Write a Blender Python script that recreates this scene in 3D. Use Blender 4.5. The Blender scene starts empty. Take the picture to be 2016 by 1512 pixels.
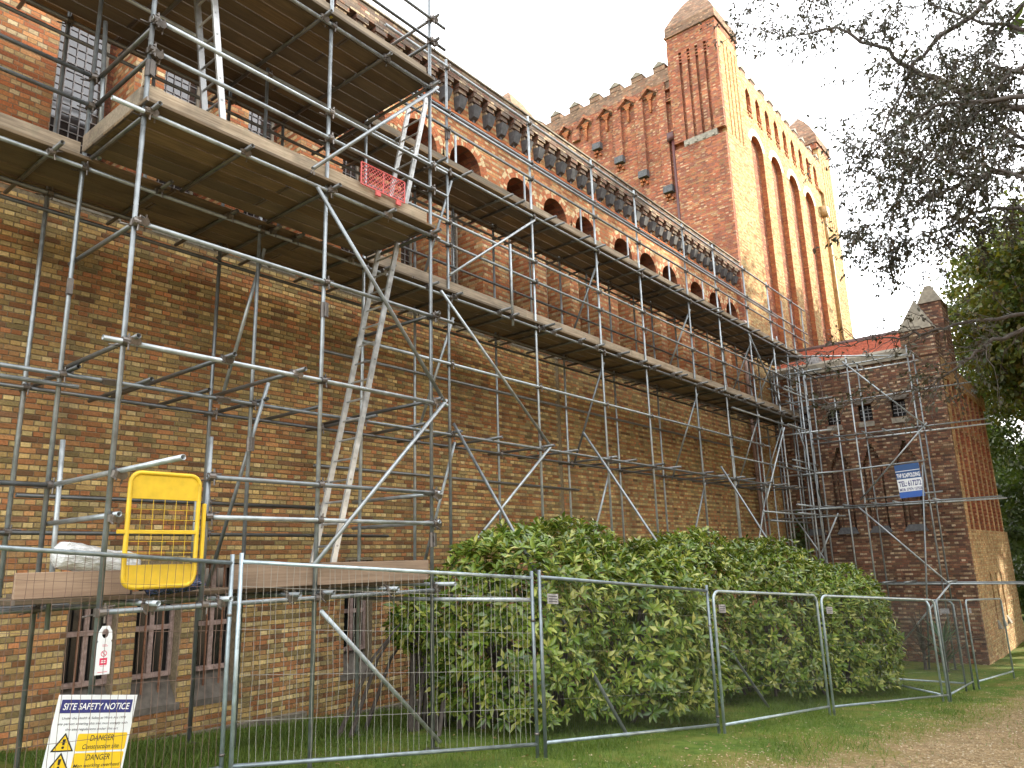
import bpy, bmesh, math, random
import numpy as np
from mathutils import Vector, Matrix
random.seed(7); rng = np.random.default_rng(7)
SC = bpy.context.scene; COL = SC.collection

# ------------------------------------------------------------------ camera, sky, sun, exposure
FPX = 1489.0; CX, CY = 1008.0, 756.0; CAM = np.array([9.9, 0.0, 2.1])
_vy = np.array([2250-CX, 1069-CY, FPX]); _vx = -np.array([-880-CX, 1163-CY, FPX])
_vy /= np.linalg.norm(_vy); _vx -= _vy*(_vx@_vy); _vx /= np.linalg.norm(_vx)
ROT = np.stack([_vx, _vy, np.cross(_vx, _vy)], 1)        # camera(right,down,forward) = ROT @ world
cd = bpy.data.cameras.new('camera'); cam = bpy.data.objects.new('camera', cd); COL.objects.link(cam)
cd.sensor_width = 36; cd.lens = FPX/2016*36; cd.clip_start = .1; cd.clip_end = 2000
R3 = Matrix([[ROT[0][i], -ROT[1][i], -ROT[2][i]] for i in range(3)])
cam.matrix_world = Matrix.Translation(Vector(CAM)) @ R3.to_4x4()
SC.camera = cam
SC.render.resolution_x, SC.render.resolution_y = 1024, 768

SUN_AZ = (0.56, 0.83); SUN_EL = math.radians(21)
world = bpy.data.worlds.new('World'); SC.world = world; world.use_nodes = True
wn = world.node_tree; wn.nodes.clear()
sky = wn.nodes.new('ShaderNodeTexSky'); sky.sky_type = 'NISHITA'; sky.sun_disc = False
sky.sun_elevation = SUN_EL; sky.sun_rotation = math.atan2(SUN_AZ[0], SUN_AZ[1])
sky.air_density = 1.0; sky.dust_density = 2.0; sky.ozone_density = 1.0
# thin bright cloud veils the whole sky
cl = wn.nodes.new('ShaderNodeMix'); cl.data_type = 'RGBA'
cl.inputs['Factor'].default_value = .6; cl.inputs[7].default_value = (12.4, 12.3, 12.1, 1)
bg = wn.nodes.new('ShaderNodeBackground'); bg.inputs['Strength'].default_value = .15
wo = wn.nodes.new('ShaderNodeOutputWorld')
wn.links.new(sky.outputs[0], cl.inputs[6]); wn.links.new(cl.outputs[2], bg.inputs[0]); wn.links.new(bg.outputs[0], wo.inputs[0])
sl = bpy.data.lights.new('sun', 'SUN'); sl.energy = 3.5; sl.angle = math.radians(.5); sl.color = (1, .90, .72)
so = bpy.data.objects.new('sun', sl); COL.objects.link(so); so.location = (30, 40, 40)
sd = Vector((SUN_AZ[0]*math.cos(SUN_EL), SUN_AZ[1]*math.cos(SUN_EL), math.sin(SUN_EL)))
so.rotation_euler = sd.to_track_quat('Z', 'Y').to_euler()
SC.view_settings.view_transform = 'Standard'; SC.view_settings.look = 'None'
SC.view_settings.exposure = 1.7; SC.view_settings.gamma = 1; SC.view_settings.use_curve_mapping = False
try:
    SC.cycles.max_bounces = 6; SC.cycles.diffuse_bounces = 3
except Exception: pass

# ------------------------------------------------------------------ survey helper: a point of the photograph on a known plane
def ray(p): return ROT.T @ np.array([p[0]-CX, p[1]-CY, FPX])
def P(px, py, x=None, y=None, z=None):
    r = ray((px, py)); ax, v = (0, x) if x is not None else (1, y) if y is not None else (2, z)
    return tuple(CAM + r*((v-CAM[ax])/r[ax]))
def proj(p):
    c = ROT @ (np.array(p, float)-CAM); return c[0]/c[2]*FPX+CX, c[1]/c[2]*FPX+CY, c[2]
def ground_z(x, y):
    y = np.asarray(y, float)
    a = .5-.077*y
    b = .5-.077*20 - .035*(y-20)
    z = np.where(y < 20, a, b)
    z = np.where(y > 30, .5-.077*20-.35, z)
    return np.where(y < -6, .5+.077*6, z)
def gz(x, y): return float(ground_z(x, y))

# ------------------------------------------------------------------ node helpers
def new_mat(name):
    m = bpy.data.materials.new(name); m.use_nodes = True
    nt = m.node_tree; nt.nodes.clear()
    o = nt.nodes.new('ShaderNodeOutputMaterial'); b = nt.nodes.new('ShaderNodeBsdfPrincipled')
    nt.links.new(b.outputs[0], o.inputs[0]); return m, nt, b
class NT:
    def __init__(s, nt): s.nt = nt
    def L(s, a, b): s.nt.links.new(a, b)
    def inp(s, sock, v):
        if hasattr(v, 'is_linked'): s.nt.links.new(v, sock)
        else: sock.default_value = v
    def m(s, op, a, b=0.0, c=0.0):
        n = s.nt.nodes.new('ShaderNodeMath'); n.operation = op
        for i, v in enumerate((a, b, c)): s.inp(n.inputs[i], v)
        return n.outputs[0]
    def mix(s, f, a, b, blend='MIX'):
        n = s.nt.nodes.new('ShaderNodeMix'); n.data_type = 'RGBA'; n.blend_type = blend
        s.inp(n.inputs[0], f)
        for k, v in ((6, a), (7, b)):
            if isinstance(v, (tuple, list)): v = tuple(v)+(1,) if len(v) == 3 else tuple(v)
            s.inp(n.inputs[k], v)
        return n.outputs[2]
    def noise(s, vec, scale, detail=3, rough=.55):
        n = s.nt.nodes.new('ShaderNodeTexNoise'); s.inp(n.inputs['Scale'], scale)
        n.inputs['Detail'].default_value = detail; n.inputs['Roughness'].default_value = rough
        if vec is not None: s.L(vec, n.inputs['Vector'])
        return n.outputs['Fac']
    def ramp(s, f, stops, interp='LINEAR'):
        n = s.nt.nodes.new('ShaderNodeValToRGB'); e = n.color_ramp; e.interpolation = interp
        while len(e.elements) < len(stops): e.elements.new(.5)
        for el, (p, c) in zip(e.elements, stops):
            el.position = p; el.color = tuple(c)+(1,) if len(c) == 3 else c
        s.inp(n.inputs[0], f); return n.outputs[0]
    def mapr(s, v, a, b, c=0., d=1.):
        n = s.nt.nodes.new('ShaderNodeMapRange'); s.inp(n.inputs[0], v)
        for i, q in enumerate((a, b, c, d)): n.inputs[i+1].default_value = q
        return n.outputs[0]
    def white(s, x, y, z):
        c = s.nt.nodes.new('ShaderNodeCombineXYZ')
        for i, v in enumerate((x, y, z)): s.inp(c.inputs[i], v)
        n = s.nt.nodes.new('ShaderNodeTexWhiteNoise'); n.noise_dimensions = '3D'; s.L(c.outputs[0], n.inputs[0])
        return n.outputs['Value'], n.outputs['Color']
    def geo(s):
        n = s.nt.nodes.new('ShaderNodeNewGeometry'); x = s.nt.nodes.new('ShaderNodeSeparateXYZ'); s.L(n.outputs['Position'], x.inputs[0])
        q = s.nt.nodes.new('ShaderNodeSeparateXYZ'); s.L(n.outputs['True Normal'], q.inputs[0])
        return n, x.outputs, q.outputs
    def scalev(s, vec, sc):
        n = s.nt.nodes.new('ShaderNodeVectorMath'); n.operation = 'MULTIPLY'; s.L(vec, n.inputs[0]); n.inputs[1].default_value = sc
        return n.outputs[0]
    def bump(s, h, dist, strength=1.0):
        n = s.nt.nodes.new('ShaderNodeBump'); n.inputs['Distance'].default_value = dist; n.inputs['Strength'].default_value = strength
        s.L(h, n.inputs['Height']); return n.outputs[0]

CH, HW, SW = .066, .117, .234                       # brick course, header and stretcher with their joints
def brick_mat(name, hdr, strt, mortar, axis='auto', joints=True, stain=.35, tone=(.75, 1.2), moss=0.0, soot=None, jw=.005):
    m, nt, b = new_mat(name); n = NT(nt); g, p, q = n.geo()
    if axis == 'y': u = p[1]
    elif axis == 'x': u = p[0]
    else:
        k = n.m('GREATER_THAN', n.m('ABSOLUTE', q[0]), .5)
        u = n.m('ADD', n.m('MULTIPLY', p[1], k), n.m('MULTIPLY', p[0], n.m('SUBTRACT', 1.0, k)))
    zc = n.m('DIVIDE', p[2], CH); row = n.m('FLOOR', zc); par = n.m('FLOORED_MODULO', row, 2.0)
    w = n.m('ADD', HW, n.m('MULTIPLY', par, SW-HW))
    t = n.m('DIVIDE', n.m('SUBTRACT', u, n.m('MULTIPLY', par, HW*.5)), w)
    cell = n.m('FLOOR', t); fu = n.m('SUBTRACT', t, cell); fz = n.m('SUBTRACT', zc, row)
    rv, rc = n.white(cell, row, n.m('ADD', par, 3.0))
    sp = nt.nodes.new('ShaderNodeSeparateColor'); n.L(rc, sp.inputs[0])
    def stops(cs):
        k = len(cs); return [(i/k, c) for i, c in enumerate(cs)]
    ch = n.ramp(rv, stops(hdr), 'CONSTANT'); cs = n.ramp(rv, stops(strt), 'CONSTANT')
    col = n.mix(par, ch, cs)
    vj = n.mapr(sp.outputs[1], 0, 1, .72, 1.25)
    col = n.mix(1.0, col, vj, 'MULTIPLY')
    gn = n.noise(g.outputs['Position'], 38, 4); col = n.mix(1.0, col, n.mapr(gn, .3, .7, .78, 1.2), 'MULTIPLY')
    bn = n.noise(g.outputs['Position'], .7, 4); col = n.mix(1.0, col, n.mapr(bn, .3, .7, tone[0], tone[1]), 'MULTIPLY')
    st = n.noise(n.scalev(g.outputs['Position'], (1.6, 1.6, .35)), 1.3, 5)
    col = n.mix(n.mapr(st, .52, .75, 0, stain), col, (.045, .038, .03))
    if moss:
        mn = n.noise(g.outputs['Position'], 2.3, 5)
        col = n.mix(n.mapr(mn, .5, .68, 0, moss), col, (.10, .105, .03))
    if soot:
        z0, z1, amt = soot
        col = n.mix(n.m('MULTIPLY', n.mapr(p[2], z0, z1, 0, amt), n.mapr(st, .35, .6, .3, 1)), col, (.06, .052, .045))
    if joints:
        du = n.m('MULTIPLY', n.m('MINIMUM', fu, n.m('SUBTRACT', 1.0, fu)), w)
        dv = n.m('MULTIPLY', n.m('MINIMUM', fz, n.m('SUBTRACT', 1.0, fz)), CH)
        wob = n.mapr(gn, .3, .7, -.0015, .0015)
        d = n.m('ADD', n.m('MINIMUM', du, dv), wob)
        mask = n.mapr(d, jw-.0015, jw+.0015)
        col = n.mix(mask, tuple(c for c in mortar), col)
        h = n.m('ADD', mask, n.m('MULTIPLY', gn, .4))
        n.L(n.bump(h, .012, .9), b.inputs['Normal'])
    else:
        n.L(n.bump(gn, .006, .8), b.inputs['Normal'])
    n.L(col, b.inputs['Base Color']); b.inputs['Roughness'].default_value = .9
    b.inputs['Specular IOR Level'].default_value = .2
    return m

BUFF = [(0.537, 0.375, 0.149), (0.46, 0.305, 0.119), (0.574, 0.426, 0.19), (0.434, 0.234, 0.1), (0.396, 0.305, 0.137), (0.51, 0.349, 0.143), (0.434, 0.184, 0.078), (0.548, 0.413, 0.203), (0.37, 0.273, 0.125)]
REDS = [(0.36, 0.16, 0.068), (0.289, 0.128, 0.057), (0.396, 0.198, 0.082), (0.205, 0.109, 0.057), (0.408, 0.269, 0.109), (0.342, 0.154, 0.066), (0.276, 0.205, 0.091), (0.373, 0.173, 0.072), (0.324, 0.192, 0.085)]
MB_nave = brick_mat('nave_brick', BUFF, REDS, (.215, .165, .1), axis='y', joints=True, stain=.5, moss=.15)
MB_navei = brick_mat('nave_brick_unit', BUFF, REDS, (.25, .18, .1), axis='y', joints=False, stain=.5, moss=.15)
MB_arc = brick_mat('arcade_brick', [(.46, .19, .08), (.52, .36, .18), (.42, .165, .07), (.48, .27, .115), (.55, .42, .24), (.46, .32, .15)],
                   [(.44, .15, .06), (.39, .13, .053), (.47, .19, .075), (.33, .115, .052), (.49, .25, .11)], (.30, .2, .12), stain=.2, tone=(.85, 1.15))
MB_par = brick_mat('parapet_brick', [(.17, .13, .10), (.42, .33, .22), (.20, .12, .085), (.14, .115, .095), (.36, .27, .18)],
                   [(.16, .11, .085), (.13, .10, .085), (.2, .10, .07), (.24, .17, .12)], (.14, .115, .09), stain=.45)
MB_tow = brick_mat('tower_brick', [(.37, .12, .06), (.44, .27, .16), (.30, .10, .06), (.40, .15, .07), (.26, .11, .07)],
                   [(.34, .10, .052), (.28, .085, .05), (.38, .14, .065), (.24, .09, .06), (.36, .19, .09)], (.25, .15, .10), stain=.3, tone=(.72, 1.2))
MB_tow_lit = brick_mat('tower_sunlit_brick', [(.52, .38, .17), (.47, .29, .12), (.54, .42, .21), (.43, .2, .08)],
                    [(.46, .25, .10), (.49, .32, .14), (.40, .18, .075), (.51, .37, .17)], (.33, .22, .12), stain=.12, tone=(.85, 1.15))  # buff brick with the golden tone of sunlight put into its colour
MB_rev = brick_mat('reveal_brick', [(.42, .14, .055), (.38, .12, .05), (.46, .19, .07)], [(.40, .12, .045), (.34, .10, .045), (.44, .16, .06)], (.3, .16, .09), stain=.15)
MB_rec = brick_mat('recess_brick', [(.24, .085, .045), (.2, .075, .042), (.28, .12, .06)], [(.22, .075, .04), (.17, .065, .04), (.26, .1, .05)], (.14, .08, .05), stain=.3)  # maroon brick, base set darker to paint in the shade of the recesses
MB_cap = brick_mat('cap_brick', [(.27, .17, .11), (.34, .22, .14), (.2, .13, .09), (.30, .15, .09)], [(.25, .15, .10), (.3, .18, .11), (.18, .115, .08)], (.16, .12, .09), stain=.4)
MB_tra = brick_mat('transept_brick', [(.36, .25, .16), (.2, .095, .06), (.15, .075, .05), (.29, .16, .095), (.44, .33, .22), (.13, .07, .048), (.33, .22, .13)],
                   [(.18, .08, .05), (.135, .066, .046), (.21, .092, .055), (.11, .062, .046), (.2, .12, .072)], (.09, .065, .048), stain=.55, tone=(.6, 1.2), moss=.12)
MB_tra_lit = brick_mat('transept_sunlit_brick', [(.48, .34, .17), (.42, .26, .12), (.38, .2, .1), (.50, .38, .2)], [(.42, .24, .11), (.38, .2, .09), (.46, .32, .15)], (.3, .23, .13), stain=.3, moss=.4)  # lit copy of the transept brick, sunlight put into paler golden colours

def stone_mat(name, c, rough=.85, var=.35, scale=9, stain=.3, metallic=0, bump=.004, dark=(.05, .047, .04)):
    m, nt, b = new_mat(name); n = NT(nt); g, p, q = n.geo()
    a = n.noise(g.outputs['Position'], scale, 5); k = n.noise(g.outputs['Position'], scale*.22, 4)
    col = n.mix(1.0, c, n.mapr(a, .3, .7, 1-var, 1+var), 'MULTIPLY')
    col = n.mix(n.mapr(k, .5, .72, 0, stain), col, dark)
    n.L(col, b.inputs['Base Color']); b.inputs['Roughness'].default_value = rough; b.inputs['Metallic'].default_value = metallic
    if bump: n.L(n.bump(a, bump), b.inputs['Normal'])
    return m
M_mortar = stone_mat('mortar', (.215, .165, .1), scale=30, stain=.4)
M_mortar_arch = stone_mat('arch_mortar', (.32, .17, .085), scale=30, stain=.1)
M_pale = stone_mat('pale_voussoir', (.62, .48, .27), scale=14, stain=.1, var=.3)
M_redv = stone_mat('red_voussoir', (.44, .14, .052), scale=14, stain=.1, var=.35)
M_slate = stone_mat('dark_corbel_stone', (.082, .082, .085), scale=12, stain=.2)
M_stone = stone_mat('grey_stone', (.24, .215, .17), scale=10, stain=.4)
M_sillst = stone_mat('sill_stone', (.13, .11, .09), scale=8, stain=.5)
M_coping = stone_mat('coping_stone', (.2, .175, .13), scale=6, stain=.45)
M_conc = stone_mat('plinth_concrete', (.2, .17, .13), scale=12, stain=.4)
M_pipe = stone_mat('brown_pipe', (.22, .125, .085), rough=.5, scale=5, stain=.25, bump=0)
M_pipem = stone_mat('maroon_pipe', (.07, .018, .016), rough=.5, scale=5, stain=.2, bump=0)
M_pipeb = stone_mat('buff_pipe', (.46, .30, .13), rough=.5, scale=5, stain=.2, bump=0)
M_frame = stone_mat('pink_frame_paint', (.36, .26, .23), scale=20, stain=.35, dark=(.12, .07, .04))
M_rust = stone_mat('rusty_iron', (.22, .10, .055), scale=25, stain=.35, dark=(.08, .035, .02))
M_lead = stone_mat('lead_grey', (.30, .29, .29), rough=.6, scale=15, stain=.2, bump=0)
def plain(name, c, rough=.6, metallic=0, spec=.5):
    m, nt, b = new_mat(name); b.inputs['Base Color'].default_value = tuple(c)+(1,); b.inputs['Roughness'].default_value = rough
    b.inputs['Metallic'].default_value = metallic; b.inputs['Specular IOR Level'].default_value = spec; return m
M_glass = plain('dark_window_glass', (.012, .013, .014), .08)
M_glassl = plain('leaded_glass', (.035, .03, .03), .07, spec=1.0)
M_void = plain('dark_room', (.006, .006, .006), 1, spec=0)

def galv(name, base, rust=.35, scale=1.0):
    m, nt, b = new_mat(name); n = NT(nt); g, p, q = n.geo()
    oi = nt.nodes.new('ShaderNodeObjectInfo')
    a = n.noise(g.outputs['Position'], 9*scale, 5); k = n.noise(g.outputs['Position'], 2.2*scale, 5); f = n.noise(g.outputs['Position'], 60*scale, 2)
    col = n.mix(1.0, base, n.mapr(a, .3, .7, .72, 1.22), 'MULTIPLY')
    col = n.mix(1.0, col, n.mapr(oi.outputs['Random'], 0, 1, .5, 1.2), 'MULTIPLY')
    col = n.mix(n.mapr(k, .54, .74, 0, rust), col, (.16, .13, .10))
    n.L(col, b.inputs['Base Color']); b.inputs['Metallic'].default_value = .55
    n.L(n.mapr(a, .3, .7, .28, .5), b.inputs['Roughness']); n.L(n.bump(f, .0012, .5), b.inputs['Normal'])
    return m
M_galv = galv('galvanised_tube', (.36, .395, .41), .45)
M_tubeshade = galv('shade_dark_tube', (.16, .165, .165), .7)  # rusty tube, base colour darkened to carry the shade under the decks
M_fence = galv('galvanised_fence', (.38, .45, .48), .25)
M_wire = plain('fence_wire', (.34, .33, .30), .5, .3)
M_wired = plain('dark_wire', (.09, .09, .085), .6, .2)
M_wirer = plain('rusting_wire', (.16, .10, .075), .7)
M_coup = galv('coupler_steel', (.17, .15, .135), .8, 3)
M_alu = galv('ladder_aluminium', (.46, .47, .47), .2)
M_yel = stone_mat('yellow_paint', (.70, .46, .02), rough=.45, var=.12, scale=9, stain=.22, bump=0, dark=(.3, .2, .05))
M_yelp = stone_mat('yellow_pin', (.6, .5, .08), rough=.5, var=.1, bump=0)
M_red = stone_mat('red_plastic', (.62, .11, .10), rough=.5, var=.12, scale=6, stain=.1, bump=0)

def wood_mat(name, c1, c2, stain=.35, mossy=0.0):
    m, nt, b = new_mat(name); n = NT(nt); g, p, q = n.geo()
    oi = nt.nodes.new('ShaderNodeObjectInfo')
    off = nt.nodes.new('ShaderNodeVectorMath'); off.operation = 'ADD'
    cb = nt.nodes.new('ShaderNodeCombineXYZ'); r9 = n.m('MULTIPLY', oi.outputs['Random'], 40.0)
    for i in range(3): n.L(r9, cb.inputs[i])
    n.L(g.outputs['Position'], off.inputs[0]); n.L(cb.outputs[0], off.inputs[1])
    gr = n.noise(n.scalev(off.outputs[0], (22, .9, 22)), 2.0, 6, .6)
    k = n.noise(n.scalev(off.outputs[0], (1.5, .8, 1.5)), 2.2, 6); s = n.noise(off.outputs[0], 7, 4)
    col = n.mix(n.mapr(gr, .38, .62), c1, c2)
    col = n.mix(1.0, col, n.mapr(oi.outputs['Random'], 0, 1, .5, 1.35), 'MULTIPLY')
    col = n.mix(n.mapr(n.m('FRACT', n.m('MULTIPLY', oi.outputs['Random'], 7.3)), 0, 1, 0, .55), col, (.17, .15, .125))
    col = n.mix(n.mapr(k, .5, .7, 0, stain), col, (.06, .05, .04))
    if mossy: col = n.mix(n.mapr(s, .55, .7, 0, mossy), col, (.13, .16, .10))
    n.L(col, b.inputs['Base Color']); b.inputs['Roughness'].default_value = .85; n.L(n.bump(gr, .002), b.inputs['Normal'])
    return m
M_board = wood_mat('deck_timber', (.22, .15, .078), (.13, .088, .05), .5)
M_toe = wood_mat('toe_timber', (.46, .37, .26), (.27, .205, .135), .5, .3)
M_toenew = wood_mat('toe_timber_brown', (.50, .335, .215), (.33, .2, .12), .3)

def leaf_mat(name, cols, rough=.35, trans=.25, vein=None):
    m, nt, b = new_mat(name); n = NT(nt); g, p, q = n.geo()
    at = nt.nodes.new('ShaderNodeAttribute'); at.attribute_name = 'rnd'
    oi = nt.nodes.new('ShaderNodeObjectInfo')
    f = n.m('FRACT', n.m('ADD', at.outputs['Fac'], n.m('MULTIPLY', oi.outputs['Random'], .999)))
    k = len(cols); col = n.ramp(f, [(i/max(1, k-1), c) for i, c in enumerate(cols)])
    big = n.noise(g.outputs['Position'], 1.1, 3); col = n.mix(1.0, col, n.mapr(big, .3, .7, .7, 1.25), 'MULTIPLY')
    n.L(col, b.inputs['Base Color']); b.inputs['Roughness'].default_value = rough
    tr = nt.nodes.new('ShaderNodeBsdfTranslucent'); n.L(n.mix(1.0, col, (1.3, 1.25, .6), 'MULTIPLY'), tr.inputs[0])
    mx = nt.nodes.new('ShaderNodeMixShader'); mx.inputs[0].default_value = trans
    out = [x for x in nt.nodes if x.type == 'OUTPUT_MATERIAL'][0]
    n.L(b.outputs[0], mx.inputs[1]); n.L(tr.outputs[0], mx.inputs[2]); n.L(mx.outputs[0], out.inputs[0])
    return m
M_laurel = leaf_mat('laurel_leaf', [(.035, .075, .013), (.12, .20, .028), (.21, .28, .04), (.07, .13, .02), (.28, .32, .06), (.40, .39, .10)], .24, .22)  # palest stops stand in for sky highlights on the glossy leaves
M_treel = leaf_mat('tree_leaf_green', [(.04, .075, .016), (.075, .105, .02), (.15, .165, .026), (.05, .085, .018), (.16, .12, .03)], .5, .35)
M_treed = leaf_mat('tree_leaf_dark', [(.035, .065, .014), (.05, .085, .018), (.075, .10, .022)], .5, .3)
M_over = leaf_mat('overhead_leaf', [(.035, .036, .02), (.05, .04, .022), (.032, .042, .018), (.07, .045, .026)], .6, .12)
M_grass = leaf_mat('grass_blade', [(.085, .16, .022), (.12, .20, .03), (.17, .22, .045), (.075, .14, .02)], .5, .35)
M_yucca = leaf_mat('yucca_leaf', [(.04, .10, .045), (.06, .13, .05), (.09, .14, .06)], .4, .15)
M_dryleaf = leaf_mat('dead_leaf', [(.34, .25, .09), (.28, .16, .07), (.42, .36, .2), (.22, .13, .06)], .7, .1)
M_bark = stone_mat('bark', (.075, .06, .05), scale=14, stain=.4, bump=.01)

# ------------------------------------------------------------------ objects, parts
ORG = {}
def tag(o, label=None, cat=None, group=None, kind=None):
    if label: o['label'] = label
    if cat: o['category'] = cat
    if group: o['group'] = group
    if kind: o['kind'] = kind
    return o
def thing(name, label, cat, loc=(0, 0, 0), group=None, mat=None):
    o = bpy.data.objects.new(name, None); COL.objects.link(o); o.empty_display_size = .3
    if mat is not None: o.matrix_world = mat; ORG[o.name] = (0, 0, 0)
    else: o.location = loc; ORG[o.name] = tuple(loc)
    return tag(o, label, cat, group)
class MB:
    def __init__(s): s.v = []; s.f = []; s.mi = []; s.cur = 0
    def quad(s, pts):
        k = len(s.v); s.v += [tuple(map(float, p)) for p in pts]; s.f.append(tuple(range(k, k+len(pts)))); s.mi.append(s.cur)
    def box(s, x0, x1, y0, y1, z0, z1):
        k = len(s.v)
        s.v += [(x, y, z) for z in (z0, z1) for y in (y0, y1) for x in (x0, x1)]
        for a in ((0, 2, 3, 1), (4, 5, 7, 6), (0, 1, 5, 4), (2, 6, 7, 3), (0, 4, 6, 2), (1, 3, 7, 5)):
            s.f.append(tuple(k+i for i in a)); s.mi.append(s.cur)
        return s
    def hexa(s, c):     # eight corners, bottom four counter-clockwise then top four
        k = len(s.v); s.v += [tuple(map(float, p)) for p in c]
        for a in ((3, 2, 1, 0), (4, 5, 6, 7), (0, 1, 5, 4), (1, 2, 6, 5), (2, 3, 7, 6), (3, 0, 4, 7)):
            s.f.append(tuple(k+i for i in a)); s.mi.append(s.cur)
        return s
    def cbox(s, x0, x1, y0, y1, z0, z1, c=.006):    # box with chamfered vertical and top edges
        ring = lambda d, z: [(x0+d, y0+d, z), (x1-d, y0+d, z), (x1-d, y1-d, z), (x0+d, y1-d, z)]
        rs = [ring(c, z0), ring(0, z0+c), ring(0, z1-c), ring(c, z1)]
        k = len(s.v)
        for r in rs: s.v += r
        s.f.append((k+3, k+2, k+1, k)); s.f.append((k+12, k+13, k+14, k+15)); s.mi += [s.cur]*2
        for j in range(3):
            for i in range(4):
                a = k+j*4+i; b = k+j*4+(i+1) % 4; s.f.append((a, b, b+4, a+4)); s.mi.append(s.cur)
        return s
    def tube(s, p, q, r=.0242, n=12, hollow=True):
        p, q = Vector(p), Vector(q); d = (q-p).normalized()
        a = d.orthogonal().normalized(); b = d.cross(a); k = len(s.v)
        def ring(c, rr): return [tuple(c+rr*(math.cos(2*math.pi*i/n)*a+math.sin(2*math.pi*i/n)*b)) for i in range(n)]
        if hollow:
            dep = min(.12, (q-p).length*.3)
            rs = [ring(p+d*dep, r*.82), ring(p, r*.82), ring(p, r), ring(q, r), ring(q, r*.82), ring(q-d*dep, r*.82)]
        else: rs = [ring(p, r), ring(q, r)]
        for rr in rs: s.v += rr
        for j in range(len(rs)-1):
            for i in range(n):
                i2 = (i+1) % n; s.f.append((k+j*n+i, k+j*n+i2, k+(j+1)*n+i2, k+(j+1)*n+i)); s.mi.append(s.cur)
        s.f.append(tuple(k+i for i in range(n-1, -1, -1))); s.mi.append(s.cur)
        e = k+(len(rs)-1)*n; s.f.append(tuple(e+i for i in range(n))); s.mi.append(s.cur)
        return s
    def path(s, pts, rads, n=6):
        pts = [Vector(p) for p in pts]; k = len(s.v)
        for i, p in enumerate(pts):
            d = (pts[min(i+1, len(pts)-1)]-pts[max(i-1, 0)]).normalized()
            a = d.cross(Vector((.31, .2, .93))).normalized(); b = d.cross(a)
            for j in range(n):
                t = 2*math.pi*j/n; s.v.append(tuple(p+rads[i]*(math.cos(t)*a+math.sin(t)*b)))
        for i in range(len(pts)-1):
            for j in range(n):
                j2 = (j+1) % n; s.f.append((k+i*n+j, k+i*n+j2, k+(i+1)*n+j2, k+(i+1)*n+j)); s.mi.append(s.cur)
        s.f.append(tuple(k+j for j in range(n-1, -1, -1))); e = k+(len(pts)-1)*n; s.f.append(tuple(e+j for j in range(n))); s.mi += [s.cur]*2
        return s
    def mesh(s, name, mats, org=(0, 0, 0), smooth=False):
        me = bpy.data.meshes.new(name)
        o = np.array(org); v = np.array(s.v, float).reshape(-1, 3)-o
        me.from_pydata(v.tolist(), [], s.f)
        for m in (mats if isinstance(mats, (list, tuple)) else [mats]): me.materials.append(m)
        if any(s.mi): me.polygons.foreach_set('material_index', s.mi)
        if smooth: me.polygons.foreach_set('use_smooth', [True]*len(s.f))
        me.update(); return me
    def build(s, name, mats, parent=None, smooth=False, kind=None):
        org = ORG.get(parent.name, (0, 0, 0)) if parent else (0, 0, 0)
        o = bpy.data.objects.new(name, s.mesh(name, mats, org, smooth)); COL.objects.link(o)
        if parent: o.parent = parent; ORG[o.name] = org
        if kind: o['kind'] = kind
        return o
def inst(name, me, parent, loc, rot=None, scale=None):
    o = bpy.data.objects.new(name, me); COL.objects.link(o); o.parent = parent; og = ORG[parent.name]
    o.location = tuple(np.array(loc, float)-np.array(og))
    if rot is not None: o.rotation_euler = rot
    if scale is not None: o.scale = scale
    ORG[o.name] = og
    return o
def smooth_tube(o):
    me = o.data
    me.polygons.foreach_set('use_smooth', [len(p.vertices) == 4 for p in me.polygons]); return o

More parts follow.
